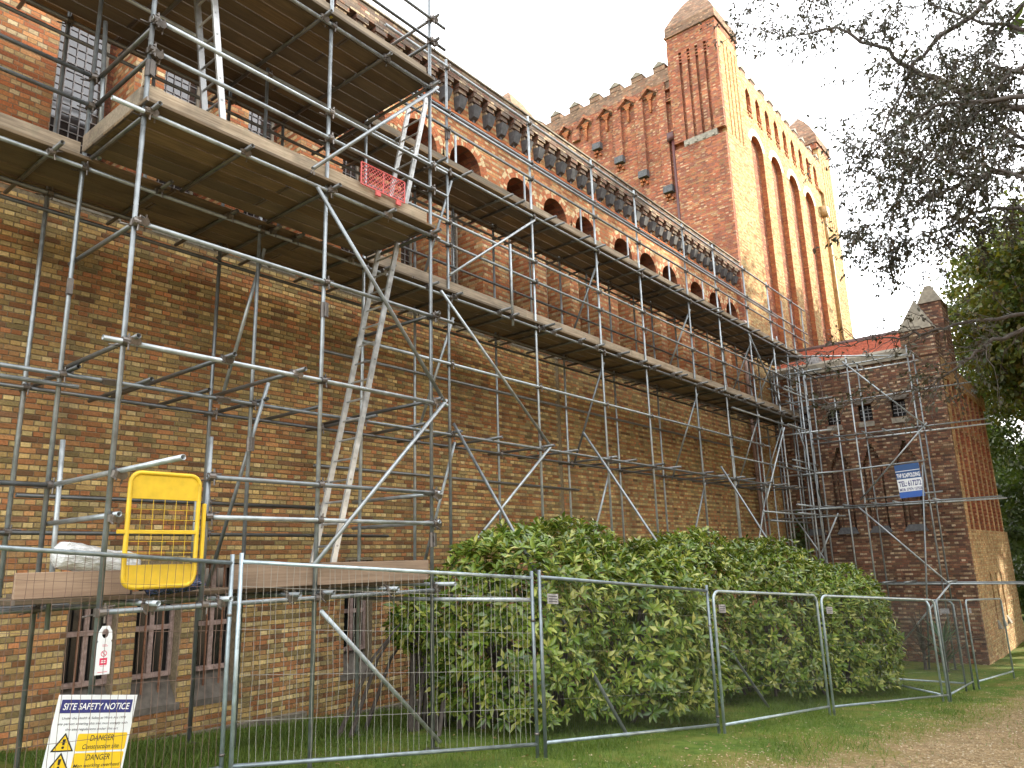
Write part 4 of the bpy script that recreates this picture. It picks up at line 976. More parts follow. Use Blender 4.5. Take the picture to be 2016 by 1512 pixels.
def crumple(name, label, cat, c, L, r, axis, mat, amp, n=40, mm=26, flat=1.0):
    th = thing(name, label, cat, (c[0], c[1], c[2]-r*.6)); m = MB(); ax = Vector(axis).normalized(); a = ax.cross(Vector((0, 0, 1))).normalized(); b_ = a.cross(ax)
    from mathutils import noise as mnoise
    V = []
    for i in range(n):
        t = i/(n-1); e = min(1, (1-abs(2*t-1))*6)**.5
        for j in range(mm):
            th_ = 2*math.pi*j/mm; d = Vector((math.cos(th_)*3, math.sin(th_)*3, t*L*5))
            q = mnoise.noise(d*1.3)+.6*mnoise.noise(d*3.1); rr = r*e*(1+amp*q)
            V.append(Vector(c)+ax*(L*(t-.5)+amp*.1*q*r)+a*rr*math.cos(th_)+b_*rr*math.sin(th_)*flat)
    m.v = [tuple(v) for v in V]
    for i in range(n-1):
        for j in range(mm): m.f.append((i*mm+j, i*mm+(j+1) % mm, (i+1)*mm+(j+1) % mm, (i+1)*mm+j)); m.mi.append(0)
    o = m.build('wrapping', mat, th, smooth=False); return th
def wrap_mat(name, c, c2):
    m, nt, b = new_mat(name); n = NT(nt); g, p, q = n.geo()
    a = n.noise(n.scalev(g.outputs['Position'], (9, 9, 30)), 3, 5); col = n.mix(n.mapr(a, .42, .62), c, c2); n.L(col, b.inputs['Base Color']); b.inputs['Roughness'].default_value = .22; b.inputs['Coat Weight'].default_value = .5
    n.L(n.bump(a, .02), b.inputs['Normal']); return m
roll = crumple('plastic_wrapped_roll', 'roll wrapped in white clear plastic lying on the low platform', 'roll', P(192, 1104, x=2.70), .80, .115, (-.1, 1, -.17), wrap_mat('white_plastic', (.62, .63, .62), (.82, .83, .83)), .13)
crumple('plastic_sack', 'dark blue crumpled plastic sack under the yellow gate', 'sack', (2.93, 3.62, 1.985), .56, .085, (0, 1, .1), wrap_mat('blue_black_plastic', (.012, .014, .025), (.05, .08, .22)), .3, flat=.8)

M_white = stone_mat('white_board', (.76, .78, .80), rough=.4, var=.05, scale=7, stain=.16, bump=0, dark=(.42, .40, .36))
M_navy = plain('navy_print', (.022, .025, .16), .5); M_blue = plain('blue_print', (.03, .11, .42), .5); M_blued = plain('deep_blue_print', (.02, .075, .22), .5); M_yp = plain('yellow_print', (.80, .52, .01), .5)
M_rp = plain('red_print', (.66, .03, .10), .5); M_blk = plain('black_print', (.012, .012, .012), .6); M_gry = plain('grey_print', (.045, .045, .06), .6); M_wp = plain('white_print', (.82, .82, .82), .5)
def text(body, w, h, cx, cy, z, mat, parent, shear=0.0, bold=0.0, name='lettering'):
    cu = bpy.data.curves.new('t', 'FONT'); cu.body = body; cu.align_x = 'CENTER'; cu.align_y = 'CENTER'; cu.size = 1; cu.shear = shear; cu.offset = bold; cu.extrude = 0
    to = bpy.data.objects.new('t', cu); COL.objects.link(to); bpy.context.view_layer.update()
    me = bpy.data.meshes.new_from_object(to.evaluated_get(bpy.context.evaluated_depsgraph_get()))
    bpy.data.objects.remove(to); n = len(me.vertices); v = np.empty(n*3); me.vertices.foreach_get('co', v); v = v.reshape(-1, 3)
    mn, mx = v.min(0), v.max(0); ctr = (mn+mx)/2; s = np.array([w/(mx[0]-mn[0]), h/(mx[1]-mn[1]), 1])
    v = (v-ctr)*s+np.array([cx, cy, z]); me.vertices.foreach_set('co', v.ravel()); me.materials.clear(); me.materials.append(mat); me.name = name
    o = bpy.data.objects.new(name, me); COL.objects.link(o); o.parent = parent; ORG[o.name] = (0, 0, 0); return o
def frame_mat(o, r, u):
    r = Vector(r).normalized(); n_ = r.cross(Vector(u)).normalized(); u = n_.cross(r)
    return Matrix(((r[0], u[0], n_[0], o[0]), (r[1], u[1], n_[1], o[1]), (r[2], u[2], n_[2], o[2]), (0, 0, 0, 1)))
def panel(m, x0, x1, y0, y1, z, r=.0, t=.0):     # flat print, rounded when r > 0
    if r == 0: m.quad([(x0, y0, z), (x1, y0, z), (x1, y1, z), (x0, y1, z)]); return m
    pts = []
    for cx, cy, a0 in ((x1-r, y1-r, 0), (x0+r, y1-r, 90), (x0+r, y0+r, 180), (x1-r, y0+r, 270)):
        for i in range(5): a = math.radians(a0+90*i/4); pts.append((cx+r*math.cos(a), cy+r*math.sin(a), z))
    m.quad(pts); return m
def ring_print(m, cx, cy, r0, r1, z, n=24):
    for i in range(n):
        a, b_ = 2*math.pi*i/n, 2*math.pi*(i+1)/n
        m.quad([(cx+r0*math.cos(a), cy+r0*math.sin(a), z), (cx+r1*math.cos(a), cy+r1*math.sin(a), z), (cx+r1*math.cos(b_), cy+r1*math.sin(b_), z), (cx+r0*math.cos(b_), cy+r0*math.sin(b_), z)])

# site safety notice: a board leaning behind the fence mesh
pTL, pTR, pBL = np.array(P(117, 1368, x=3.07)), np.array(P(271, 1368, x=3.10)), np.array(P(80, 1546, x=3.22))
rt_ = pTR-pTL; SWD = float(np.linalg.norm(rt_)); SHT = .88
_n = np.cross(rt_, (0, 0, 1)); up = np.cross(_n, rt_); up /= np.linalg.norm(up); base = pTL-up*SHT
notice = thing('safety_notice', 'white site safety notice board with yellow danger panels behind the wire fence', 'sign', mat=frame_mat(base, rt_, up))
W_, H_ = SWD, SHT
MB().cbox(0, W_, 0, H_, -.006, 0, .001).build('sign_board', M_white, notice)
m = MB(); panel(m, .05*W_, .95*W_, H_-.135, H_-.035, .0015); m.build('header_panel', M_navy, notice)
text('SITE SAFETY NOTICE', .84*W_, .05, .5*W_, H_-.086, .003, M_wp, notice, .15, .012)
for i, tx in enumerate(('Under the Health & Safety at Work Act 1974', 'any person entering this site must comply with', 'the site regulations under this act')):
    text(tx, (.80, .88, .66)[i]*W_, .024, .5*W_, H_-.175-.041*i, .0015, M_gry, notice, .12, .004)
for i, (a, b_) in enumerate((('DANGER', 'Construction site'), ('DANGER', 'Men working overhead'))):
    yc = H_-.352-.142*i; m = MB(); panel(m, .34*W_, .97*W_, yc-.064, yc+.064, .0015, .014); m.build('warning_panel', M_yp, notice)
    text(a, .30*W_, .043, .65*W_, yc+.03, .003, M_blk, notice, .1, .004); text(b_, (.46, .58)[i]*W_, .034, .655*W_, yc-.032, .003, M_blk, notice, .2, .004)
    m = MB(); cx = .185*W_; m.quad([(cx-.085, yc-.062, .0015), (cx+.085, yc-.062, .0015), (cx, yc+.075, .0015)]); m.build('warning_triangle', M_blk, notice)
    m = MB(); m.quad([(cx-.066, yc-.052, .003), (cx+.066, yc-.052, .003), (cx, yc+.055, .003)]); m.build('warning_triangle', M_yp, notice)
    m = MB(); m.quad([(cx-.008, yc-.014, .0045), (cx+.008, yc-.014, .0045), (cx+.012, yc+.028, .0045), (cx-.012, yc+.028, .0045)]); ring_print(m, cx, yc-.032, 0, .010, .0045, 10); m.build('exclamation_mark', M_blk, notice)
yc = H_-.628; m = MB(); panel(m, .34*W_, .97*W_, yc-.068, yc+.075, .0015, .014); m.build('warning_panel', M_rp, notice)
text('No unauthorised', .50*W_, .040, .65*W_, yc+.032, .003, M_wp, notice, .12, .012); text('access', .24*W_, .034, .65*W_, yc-.03, .003, M_wp, notice, .12, .012)
m = MB(); ring_print(m, .185*W_, yc, .062, .078, .0015); m.quad([(.185*W_-.052, yc+.04, .003), (.185*W_-.04, yc+.052, .003), (.185*W_+.052, yc-.04, .003), (.185*W_+.04, yc-.052, .003)]); m.build('prohibition_ring', M_rp, notice)
m = MB(); ring_print(m, .185*W_, yc+.035, 0, .012, .002, 10); m.quad([(.185*W_-.016, yc-.015, .002), (.185*W_+.016, yc-.015, .002), (.185*W_+.014, yc+.022, .002), (.185*W_-.014, yc+.022, .002)]); m.quad([(.185*W_-.03, yc-.055, .002), (.185*W_-.015, yc-.055, .002), (.185*W_+.005, yc-.015, .002), (.185*W_-.012, yc-.015, .002)]); m.quad([(.185*W_+.018, yc-.055, .002), (.185*W_+.032, yc-.055, .002), (.185*W_+.012, yc-.015, .002), (.185*W_-.004, yc-.015, .002)]); m.build('pictogram', M_blk, notice)

# scaffold tag on the corner pole
tg = thing('scaffold_tag', 'white hanging inspection tag on the corner scaffold pole above the notice', 'tag', mat=frame_mat(P(186, 1330, x=XF+.06), (.04, 1, 0), (0, -.02, 1)))
TW, TH = .115, .385
m = MB(); pts = [(0, 0), (TW, 0), (TW, .25), (TW-.008, .262), (TW, .275), (TW-.005, .34), (TW-.03, TH), (.03, TH), (.005, .34), (0, .275), (.008, .262), (0, .25)]
k = len(pts)
hole = [(TW/2+.028*math.cos(a), .325+.038*math.sin(a)) for a in [2*math.pi*i/12 for i in range(12)]]
bmv = bmesh.new(); vo = [bmv.verts.new((x, y, 0)) for x, y in pts]; vi = [bmv.verts.new((x, y, 0)) for x, y in hole]
eds = [bmv.edges.new((vo[i], vo[(i+1) % k])) for i in range(k)]+[bmv.edges.new((vi[i], vi[(i+1) % 12])) for i in range(12)]
bmesh.ops.triangle_fill(bmv, edges=eds, use_beauty=True)
fs = list(bmv.faces); r_ = bmesh.ops.extrude_face_region(bmv, geom=fs); bmesh.ops.translate(bmv, verts=[g for g in r_['geom'] if isinstance(g, bmesh.types.BMVert)], vec=(0, 0, -.008)); bmesh.ops.recalc_face_normals(bmv, faces=bmv.faces)
me = bpy.data.meshes.new('tag_holder'); bmv.to_mesh(me); me.materials.append(M_white); o = bpy.data.objects.new('tag_holder', me); COL.objects.link(o); o.parent = tg
m = MB(); ring_print(m, TW/2, .165, .019, .024, .0015); m.quad([(TW/2-.017, .178, .0015), (TW/2-.013, .182, .0015), (TW/2+.017, .152, .0015), (TW/2+.013, .148, .0015)]); m.build('prohibition_ring', M_rp, tg)
m = MB(); panel(m, .028, TW-.028, .075, .13, .0015); m.build('red_panel', M_rp, tg); m = MB(); panel(m, .04, TW-.04, .105, .112, .003); panel(m, .04, TW-.04, .092, .099, .003); m.build('lettering', M_wp, tg)
m = MB(); panel(m, .04, TW-.04, .232, .236, .0015); panel(m, .042, TW-.03, .222, .226, .0015); panel(m, .02, TW-.02, .018, .022, .0015); panel(m, .035, TW-.035, .065, .068, .0015); m.build('lettering', M_rp, tg)
# scaffolding firm's sign
sg = thing('scaffolder_sign', 'blue and white telephone sign tied to the transept scaffold', 'sign', mat=frame_mat((4.46, YF_-.12, 3.62), (1, 0, .05), (-.05, 0, 1)))
SW_, SH_ = .68, 1.0
MB().box(0, SW_, 0, SH_, -.01, 0).build('sign_board', M_white, sg)
m = MB(); panel(m, 0, SW_, SH_-.19, SH_, .002); m.build('sign_band', M_blued, sg)
m = MB(); panel(m, 0, SW_, SH_-.44, SH_-.21, .002); m.build('sign_band', M_blued, sg); m = MB(); panel(m, 0, SW_, 0, .18, .002); m.build('sign_band', M_blue, sg)
text('THF SCAFFOLDING', .94*SW_, .13, .5*SW_, SH_-.335, .004, M_wp, sg, 0, .025); text('TEL: 617272', .9*SW_, .17, .5*SW_, .42, .004, M_navy, sg, 0, .025); text('MOB: 07974 157558', .9*SW_, .085, .5*SW_, .245, .004, M_navy, sg, 0, .02)

# ------------------------------------------------------------------ temporary fence panels
FENCE = [((3.30, .70, .44), (3.10, 4.08, .19)), ((3.16, 4.14, .20), (4.26, 7.26, -.07)), ((4.32, 7.33, -.06), (4.88, 10.60, -.37)), ((4.93, 10.68, -.38), (5.34, 13.92, -.60)),
         ((5.39, 14.0, -.61), (6.42, 17.76, -.88)), ((6.44, 17.86, -.88), (6.33, 21.05, -1.07)), ((6.42, 21.15, -1.07), (6.75, 24.2, -1.2)), ((6.25, 20.6, -1.05), (2.95, 20.5, -1.05)), ((6.3, 17.85, -.9), (4.75, 19.6, -.98))]
FL = ['galvanised wire fence panel holding the white safety notice', 'wide-mesh fence panel in front of the low scaffold platform', 'fence panel in front of the large bush beside the leaning raker tube', 'fence panel with rounded corner standing against the middle of the laurel hedge',
      'fence panel crossing the right end of the laurel hedge', 'fence panel seen edge-on right of the hedge', 'farthest fence panel beside the sunlit transept corner', 'fence panel turned in towards the transept behind the hedge', 'slanting fence panel propped behind the hedge end']
for fi, (A, B) in enumerate(FENCE):
    A, B = np.array(A), np.array(B); th = thing('fence_panel', FL[fi], 'fence panel', tuple(A), 'temporary fence panels round the site')
    wide = fi < 2; sq = fi < 3; r = .021; zt, zb = 1.98, .17
    pt = lambda t, z: tuple(A+(B-A)*t+np.array([0, 0, z]))
    L = np.linalg.norm(B-A)
    if sq:
        for t in (0, 1): smooth_tube(MB().tube(pt(t, 0), pt(t, 2.06), r).build('post', M_fence, th))
        smooth_tube(MB().tube(pt(0, zt), pt(1, zt), r*.95, 12, False).build('top_rail', M_fence, th))
    else:
        rc = .14; pts = [pt(0, 0)]; 
        for i in range(6): a = math.pi/2*i/5; pts.append(pt((rc-rc*math.cos(a))/L, zt-rc+rc*math.sin(a)))
        for i in range(6): a = math.pi/2*i/5; pts.append(pt(1-(rc-rc*math.sin(a))/L, zt-rc+rc*math.cos(a)))
        pts.append(pt(1, 0))
        smooth_tube(MB().path(pts, [r]*len(pts), 10).build('frame', M_fence, th))
    smooth_tube(MB().tube(pt(0, zb), pt(1, zb), r*.95, 12, False).build('bottom_rail', M_fence, th))
    w = MB(); n = int(L/(.072 if wide else .032)); rr = .0021 if wide else .0008
    rw = random.Random(fi)
    for i in range(1, n):
        t = i/n+(rw.uniform(-.004, .004) if wide else 0); ph = rw.uniform(0, 6); k = 7 if wide else 2; prev = None
        for j in range(k+1):
            z = zb+(zt-zb)*j/k; d = .008*math.sin(ph+j*1.9) if wide else 0
            q = np.array(pt(t, z))+np.array([d, d*.3, 0])
            if prev is not None: w.tube(prev, q, rr, 4, False)
            prev = tuple(q)
    w.build('wire_mesh', M_wirer if fi == 0 else M_wire if fi == 1 else M_wired, th, kind='stuff')
    for z in ((.55, .95, 1.36, 1.75) if wide else (.62, 1.15, 1.62)): MB().tube(pt(0, z), pt(1, z), rr*1.15, 4, False).build('wire', M_wirer if fi == 0 else M_wire, th)
    if not wide and fi != 8:
        nn = np.cross(B-A, (0, 0, 1)); nn /= np.linalg.norm(nn); e = (B-A)/L; q = np.array(pt(.10/L, 1.68))+nn*.02; m = MB()
        m.quad([q, q+e*.18, q+e*.18+np.array([0, 0, .115]), q+np.array([0, 0, .115])]); m.build('label_plate', M_lead, th)
        m = MB(); q2 = q+nn*.003
        for k in range(3): z_ = np.array([0, 0, .022+.03*k]); m.quad([q2+e*.02+z_, q2+e*.16+z_, q2+e*.16+z_+np.array([0, 0, .009]), q2+e*.02+z_+np.array([0, 0, .009])])
        m.build('label_print', M_gry, th)
    if wide or fi == 2:
        for z in (.28, 1.5): smooth_tube(MB().tube(pt(1, z-.012), pt(1, z+.012), .028, 10, False).build('clamp', M_coup, th))

# ------------------------------------------------------------------ leaves, bushes, trees
def leaf_proto(L, W, fold=.35, droop=.25, n=3):
    v, f = [], []
    prof = [(0, .10), (.25, .8), (.55, 1.0), (.82, .62), (1, .02)] if n > 2 else [(0, .12), (.5, 1.0), (1, .02)]
    for t, w in prof:
        z = -droop*L*t*t; v += [(-w*W/2, L*t, z+fold*w*W/2), (0, L*t, z), (w*W/2, L*t, z+fold*w*W/2)]
    for i in range(len(prof)-1):
        a = i*3; f += [(a, a+1, a+4, a+3), (a+1, a+2, a+5, a+4)]
    return np.array(v), f
def frames(fwd, up):     # arrays -> rotation matrices with columns side, forward, normal
    f = fwd/np.linalg.norm(fwd, axis=1, keepdims=True); s = np.cross(f, up); s /= np.linalg.norm(s, axis=1, keepdims=True)+1e-9; n = np.cross(s, f)
    return np.stack([s, f, n], -1)
def scatter(name, mat, parent, proto, pos, R, scale, kind='stuff', org=(0, 0, 0)):
    V, F = proto; k = len(V); n = len(pos)
    W = np.einsum('nij,kj->nki', R, V)*scale[:, None, None]+pos[:, None, :]
    me = bpy.data.meshes.new(name); W = W.reshape(-1, 3)-np.array(org)
    fl = np.array(F); m = fl.shape[1]
    idx = (fl[None]+np.arange(n)[:, None, None]*k).reshape(-1)
    me.vertices.add(len(W)); me.vertices.foreach_set('co', W.ravel()); me.loops.add(len(idx)); me.loops.foreach_set('vertex_index', idx)
    np_ = n*len(fl); me.polygons.add(np_); me.polygons.foreach_set('loop_start', np.arange(np_)*m); me.polygons.foreach_set('loop_total', np.full(np_, m))
    me.update(); me.validate()
    at = me.attributes.new('rnd', 'FLOAT', 'FACE'); at.data.foreach_set('value', np.repeat(rng.random(n), len(fl)))
    me.materials.append(mat); o = bpy.data.objects.new(name, me); COL.objects.link(o)
    if parent: o.parent = parent
    if kind: o['kind'] = kind
    return o
def bush(label, blobs, shoots, seed, cull):
    r = np.random.default_rng(seed); c0 = np.array(blobs[0][0]); th = thing('laurel_bush', label, 'bush', (c0[0], c0[1], gz(c0[0], c0[1])), 'glossy laurel bushes behind the fence')
    og = np.array(ORG[th.name]); allp, alld = [], []
    vol = [b[1][0]*b[1][1]+b[1][1]*b[1][2]+b[1][0]*b[1][2] for b in blobs]; tot = sum(vol)
    ex = 2.7
    def inside(p, k, s=.93):
        v = np.zeros(len(p), bool)
        for j, (c, rad) in enumerate(blobs):
            if j != k: v |= (np.abs((p-np.array(c))/np.array(rad))**ex).sum(1) < s
        return v
    for k, (c, rad) in enumerate(blobs):
        n = int(shoots*vol[k]/tot); d = r.normal(size=(n, 3)); d /= np.linalg.norm(d, axis=1, keepdims=True); rad = np.array(rad)
        q = d/((np.abs(d)**ex).sum(1)**(1/ex))[:, None]
        lump = .5*np.sin(q[:, 0]*5+seed)*np.cos(q[:, 1]*6.5+1)+.5*np.sin(q[:, 2]*7+q[:, 1]*4)
        dep = np.where(r.random(n) < .3, r.uniform(.72, .9, n), r.uniform(.93, 1.04, n))+.05*lump
        p = np.array(c)+q*rad*dep[:, None]; nn = np.sign(q)*np.abs(q)**(ex-1)/rad; nn /= np.linalg.norm(nn, axis=1, keepdims=True)
        ok = (p[:, 2] > ground_z(p[:, 0], p[:, 1])+.2) & ~inside(p, k) & (p[:, 0] > 1.0)
        # drop shoots on the side that the wall hides
        allp.append(p[ok]); alld.append((nn+np.array([0, 0, .55]))[ok])
    p = np.concatenate(allp); d = np.concatenate(alld); d /= np.linalg.norm(d, axis=1, keepdims=True)
    n = len(p); K = 8
    ang = (np.arange(K)[None]*2.4+r.uniform(0, 6, (n, 1)))
    tilt = r.uniform(.55, 1.35, (n, K))
    a = np.cross(d, r.normal(size=(n, 3))); a /= np.linalg.norm(a, axis=1, keepdims=True); b = np.cross(d, a)
    fw = d[:, None]*np.cos(tilt)[..., None]+(a[:, None]*np.cos(ang)[..., None]+b[:, None]*np.sin(ang)[..., None])*np.sin(tilt)[..., None]
    pos = p[:, None]+d[:, None]*r.uniform(-.05, .05, (n, K))[..., None]+fw*.015
    fw = fw.reshape(-1, 3); pos = pos.reshape(-1, 3); up = np.repeat(d, K, 0)+r.normal(0, .25, (n*K, 3))
    R = frames(fw, up); sc = r.uniform(.75, 1.25, n*K)
    pr_ = leaf_proto(.135, .05); pr2 = leaf_proto(.135, .054, n=2)
    dist = np.linalg.norm(pos-CAM, axis=1)
    # the nearest leaves are objects of their own
    camd = (CAM-pos)/dist[:, None]; nb = np.repeat(alld and np.concatenate(alld), K, 0); face = (nb*camd).sum(1)
    px = np.einsum('ij,nj->ni', ROT, pos-CAM); score = np.where((face > .35) & (px[:, 2] > 0), sc/dist, 0); order = np.argsort(-score); one = order[:300]; rest = order[300:]
    me = bpy.data.meshes.new('leaf'); me.from_pydata(pr_[0].tolist(), [], pr_[1]); me.materials.append(M_laurel)
    for i in one:
        o = inst('leaf', me, th, pos[i]); M = Matrix(R[i].tolist()); o.rotation_euler = M.to_euler(); s = float(sc[i]); o.scale = (s, s, s)
    scatter('foliage', M_laurel, th, pr2, pos[rest], R[rest], sc[rest], org=og)
    tw = MB()
    for c, rad in blobs:
        for i in range(16):
            q = r.normal(size=3); q[2] = abs(q[2])*.8; q /= np.linalg.norm(q); e = np.array(c)+q*np.array(rad)*.85; s0 = np.array([c[0]+r.normal()*.25, c[1]+r.normal()*.5, gz(c[0], c[1])-.05]); mid = (s0+e)/2+np.array([0, 0, .25])
            tw.path([s0, mid, e], [.035, .022, .008], 5)
    tw.build('stems', M_bark, th)
bush('rounded glossy laurel bush behind the leaning raker, left of the other', [((2.55, 9.7, .95), (1.22, 1.85, 1.66)), ((2.3, 8.75, .75), (.85, .95, 1.55)), ((3.2, 11.1, .65), (1.3, 1.2, 1.6)), ((1.85, 7.75, 1.32), (.34, .36, .33))], 5800, 3, 0)
bush('larger laurel hedge to the right, spreading towards the transept', [((2.65, 14.3, .6), (1.15, 1.35, 1.9)), ((3.15, 16.6, .35), (1.5, 1.9, 1.95)), ((3.8, 18.6, .0), (1.5, 1.7, 1.75))], 7000, 9, 0)

def tree(label, base, h, crown, trunk_r, leaves, mat, name='tree', limbs=9, seed=1, lsz=.11, branch_pts=None, gap=.55, group='trees beyond and beside the abbey'):
    r = np.random.default_rng(seed); th = thing(name, label, 'tree', base, group); og = np.array(base)
    (cx, cy, cz), (rx, ry, rz) = crown; b = np.array(base)
    tr = MB(); top = np.array([cx, cy, cz+rz*.3]); mid = b*.5+top*.5+np.array([r.normal()*.2, r.normal()*.2, 0])
    tr.path([b-np.array([0, 0, .3]), b*.75+mid*.25, mid, top], [trunk_r*1.25, trunk_r, trunk_r*.7, trunk_r*.2], 9); smooth_tube(tr.build('trunk', M_bark, th))
    cl = []
    lm = MB()
    for i in range(limbs):
        a = 2*math.pi*(i+r.random()*.6)/limbs; e = np.array([cx+rx*.8*math.cos(a), cy+ry*.8*math.sin(a), cz+rz*r.uniform(-.6, .7)]); s0 = b+(top-b)*r.uniform(.3, .85); m2 = (s0+e)/2+np.array([0, 0, .12*rz])
        lm.path([s0, m2, e], [trunk_r*.35, trunk_r*.2, .02], 6)
    smooth_tube(lm.build('limbs', M_bark, th))
    ncl = max(10, leaves//170); d = r.normal(size=(ncl, 3)); d /= np.linalg.norm(d, axis=1, keepdims=True); cc = np.array([cx, cy, cz])+d*np.array([rx, ry, rz])*(r.uniform(.35, 1.0, ncl)[:, None]**.6)
    cs = r.uniform(.5, 1.1, ncl)*min(rx, ry, rz)*.30
    which = r.integers(0, ncl, leaves); off = r.normal(size=(leaves, 3))*cs[which][:, None]*np.array([.62, .62, .42]); pos = cc[which]+off
    pos = pos[pos[:, 2] > ground_z(pos[:, 0], pos[:, 1])+.3]; n = len(pos)
    fw = r.normal(size=(n, 3))+np.array([0, 0, -.5]); up = r.normal(size=(n, 3))+np.array([0, 0, 1.2]); R = frames(fw, up)
    pr_ = (np.array([(0, 0, 0), (.5, .5, .08), (0, 1, 0), (-.5, .5, .08)])*np.array([.55, 1, 1])*lsz, [(0, 1, 2, 3)])
    scatter('crown', mat, th, pr_, pos, R, r.uniform(.6, 1.4, n), org=og)
    return th
TB = [((8.6, 34.5), 15.5, 3.1, 4.2), ((7.6, 42), 18.5, 3.6, 5.5), ((10.6, 38), 17, 3.2, 5.2), ((6.8, 50), 15, 4.2, 5.2), ((11.5, 47), 20, 4.5, 7)]
TLB = ['tall green tree just beyond the sunlit side of the transept', 'yellow-green tree behind the transept at the right edge', 'leafy tree right of the transept, crown cut by the frame', 'dark rounded tree low behind the transept corner', 'big tree far behind the transept at the right edge']
for i, ((x, y), h, rr, rz) in enumerate(TB): tree(TLB[i], (x, y, gz(x, y)), h, ((x, y, h-rz-.3), (rr, rr, rz)), .22, 24000, M_treel if i != 3 else M_treed, seed=20+i, lsz=.24)
for i in range(5):
    x = 6.9+i*1.7; y = 39+i*2.2; tree('dark evergreen shrub below the trees, %s behind the transept' % ('first', 'second', 'third', 'fourth', 'fifth')[i], (x, y, gz(x, y)), 5, ((x, y, 1.6), (1.7, 1.8, 3.6)), .08, 11000, M_treed, name='evergreen_shrub', seed=50+i, lsz=.2, limbs=5, group='evergreen shrubs under the trees')
for i, (x, y) in enumerate(((7.0, 43.5), (8.8, 45), (6.2, 50.5))): tree('tall dark shrub filling the gap below the far trees, %s from the transept' % ('nearest', 'middle', 'farthest')[i], (x, y, gz(x, y)), 6, ((x, y, 2.4), (1.6, 1.7, 4.4)), .08, 12000, M_treed, name='evergreen_shrub', seed=60+i, lsz=.24, limbs=5, group='evergreen shrubs under the trees')
def far_wood():
    r = np.random.default_rng(77); n = 26000; x = r.uniform(-2, 45, n); y = 64+r.uniform(0, 14, n)+3*np.sin(x*.5); h = 10+3*np.sin(x*.7+1)+2*np.sin(x*1.9); z = -1.5+h*r.random(n)**.8
    pos = np.stack([x, y, z], -1)+r.normal(0, .4, (n, 3)); o = scatter('far_wood', M_treed, None, (np.array([(0, 0, 0), (.5, .5, .08), (0, 1, 0), (-.5, .5, .08)])*.95, [(0, 1, 2, 3)]), pos, frames(r.normal(size=(n, 3)), r.normal(size=(n, 3))), r.uniform(.6, 1.4, n))
    tag(o, 'dark mass of woodland far behind the transept', None)
far_wood()
# trees of the same wood standing right of the view; their crowns shade the nave
SH = [((17.5, 19.0), 21.5, 4.2, 8.2), ((15.6, 24.5), 22, 4.3, 8.4), ((14.5, 30.5), 22.5, 4.3, 8.6), ((14.3, 36.5), 22.5, 4.2, 8.6), ((14.8, 42), 22.5, 4.2, 8.6), ((20, 27), 24, 4.8, 9), ((20, 33.5), 24, 4.8, 9), ((20, 40), 24.5, 4.8, 9), ((20.5, 46.5), 24.5, 5, 9),
      ((22, 15), 14, 4.8, 5.6), ((23, 5), 14, 4.8, 5.4), ((22, -6), 14, 4.6, 5.2)]
for i, ((x, y), h, rr, rz) in enumerate(SH): tree('tree of the wood standing out of view to the right of the path', (x, y, gz(x, y)), h, ((x, y, h-rz), (rr, rr*1.1, rz)), .28, 13000, M_treed, seed=80+i, lsz=.5, group='trees of the wood right of the path')

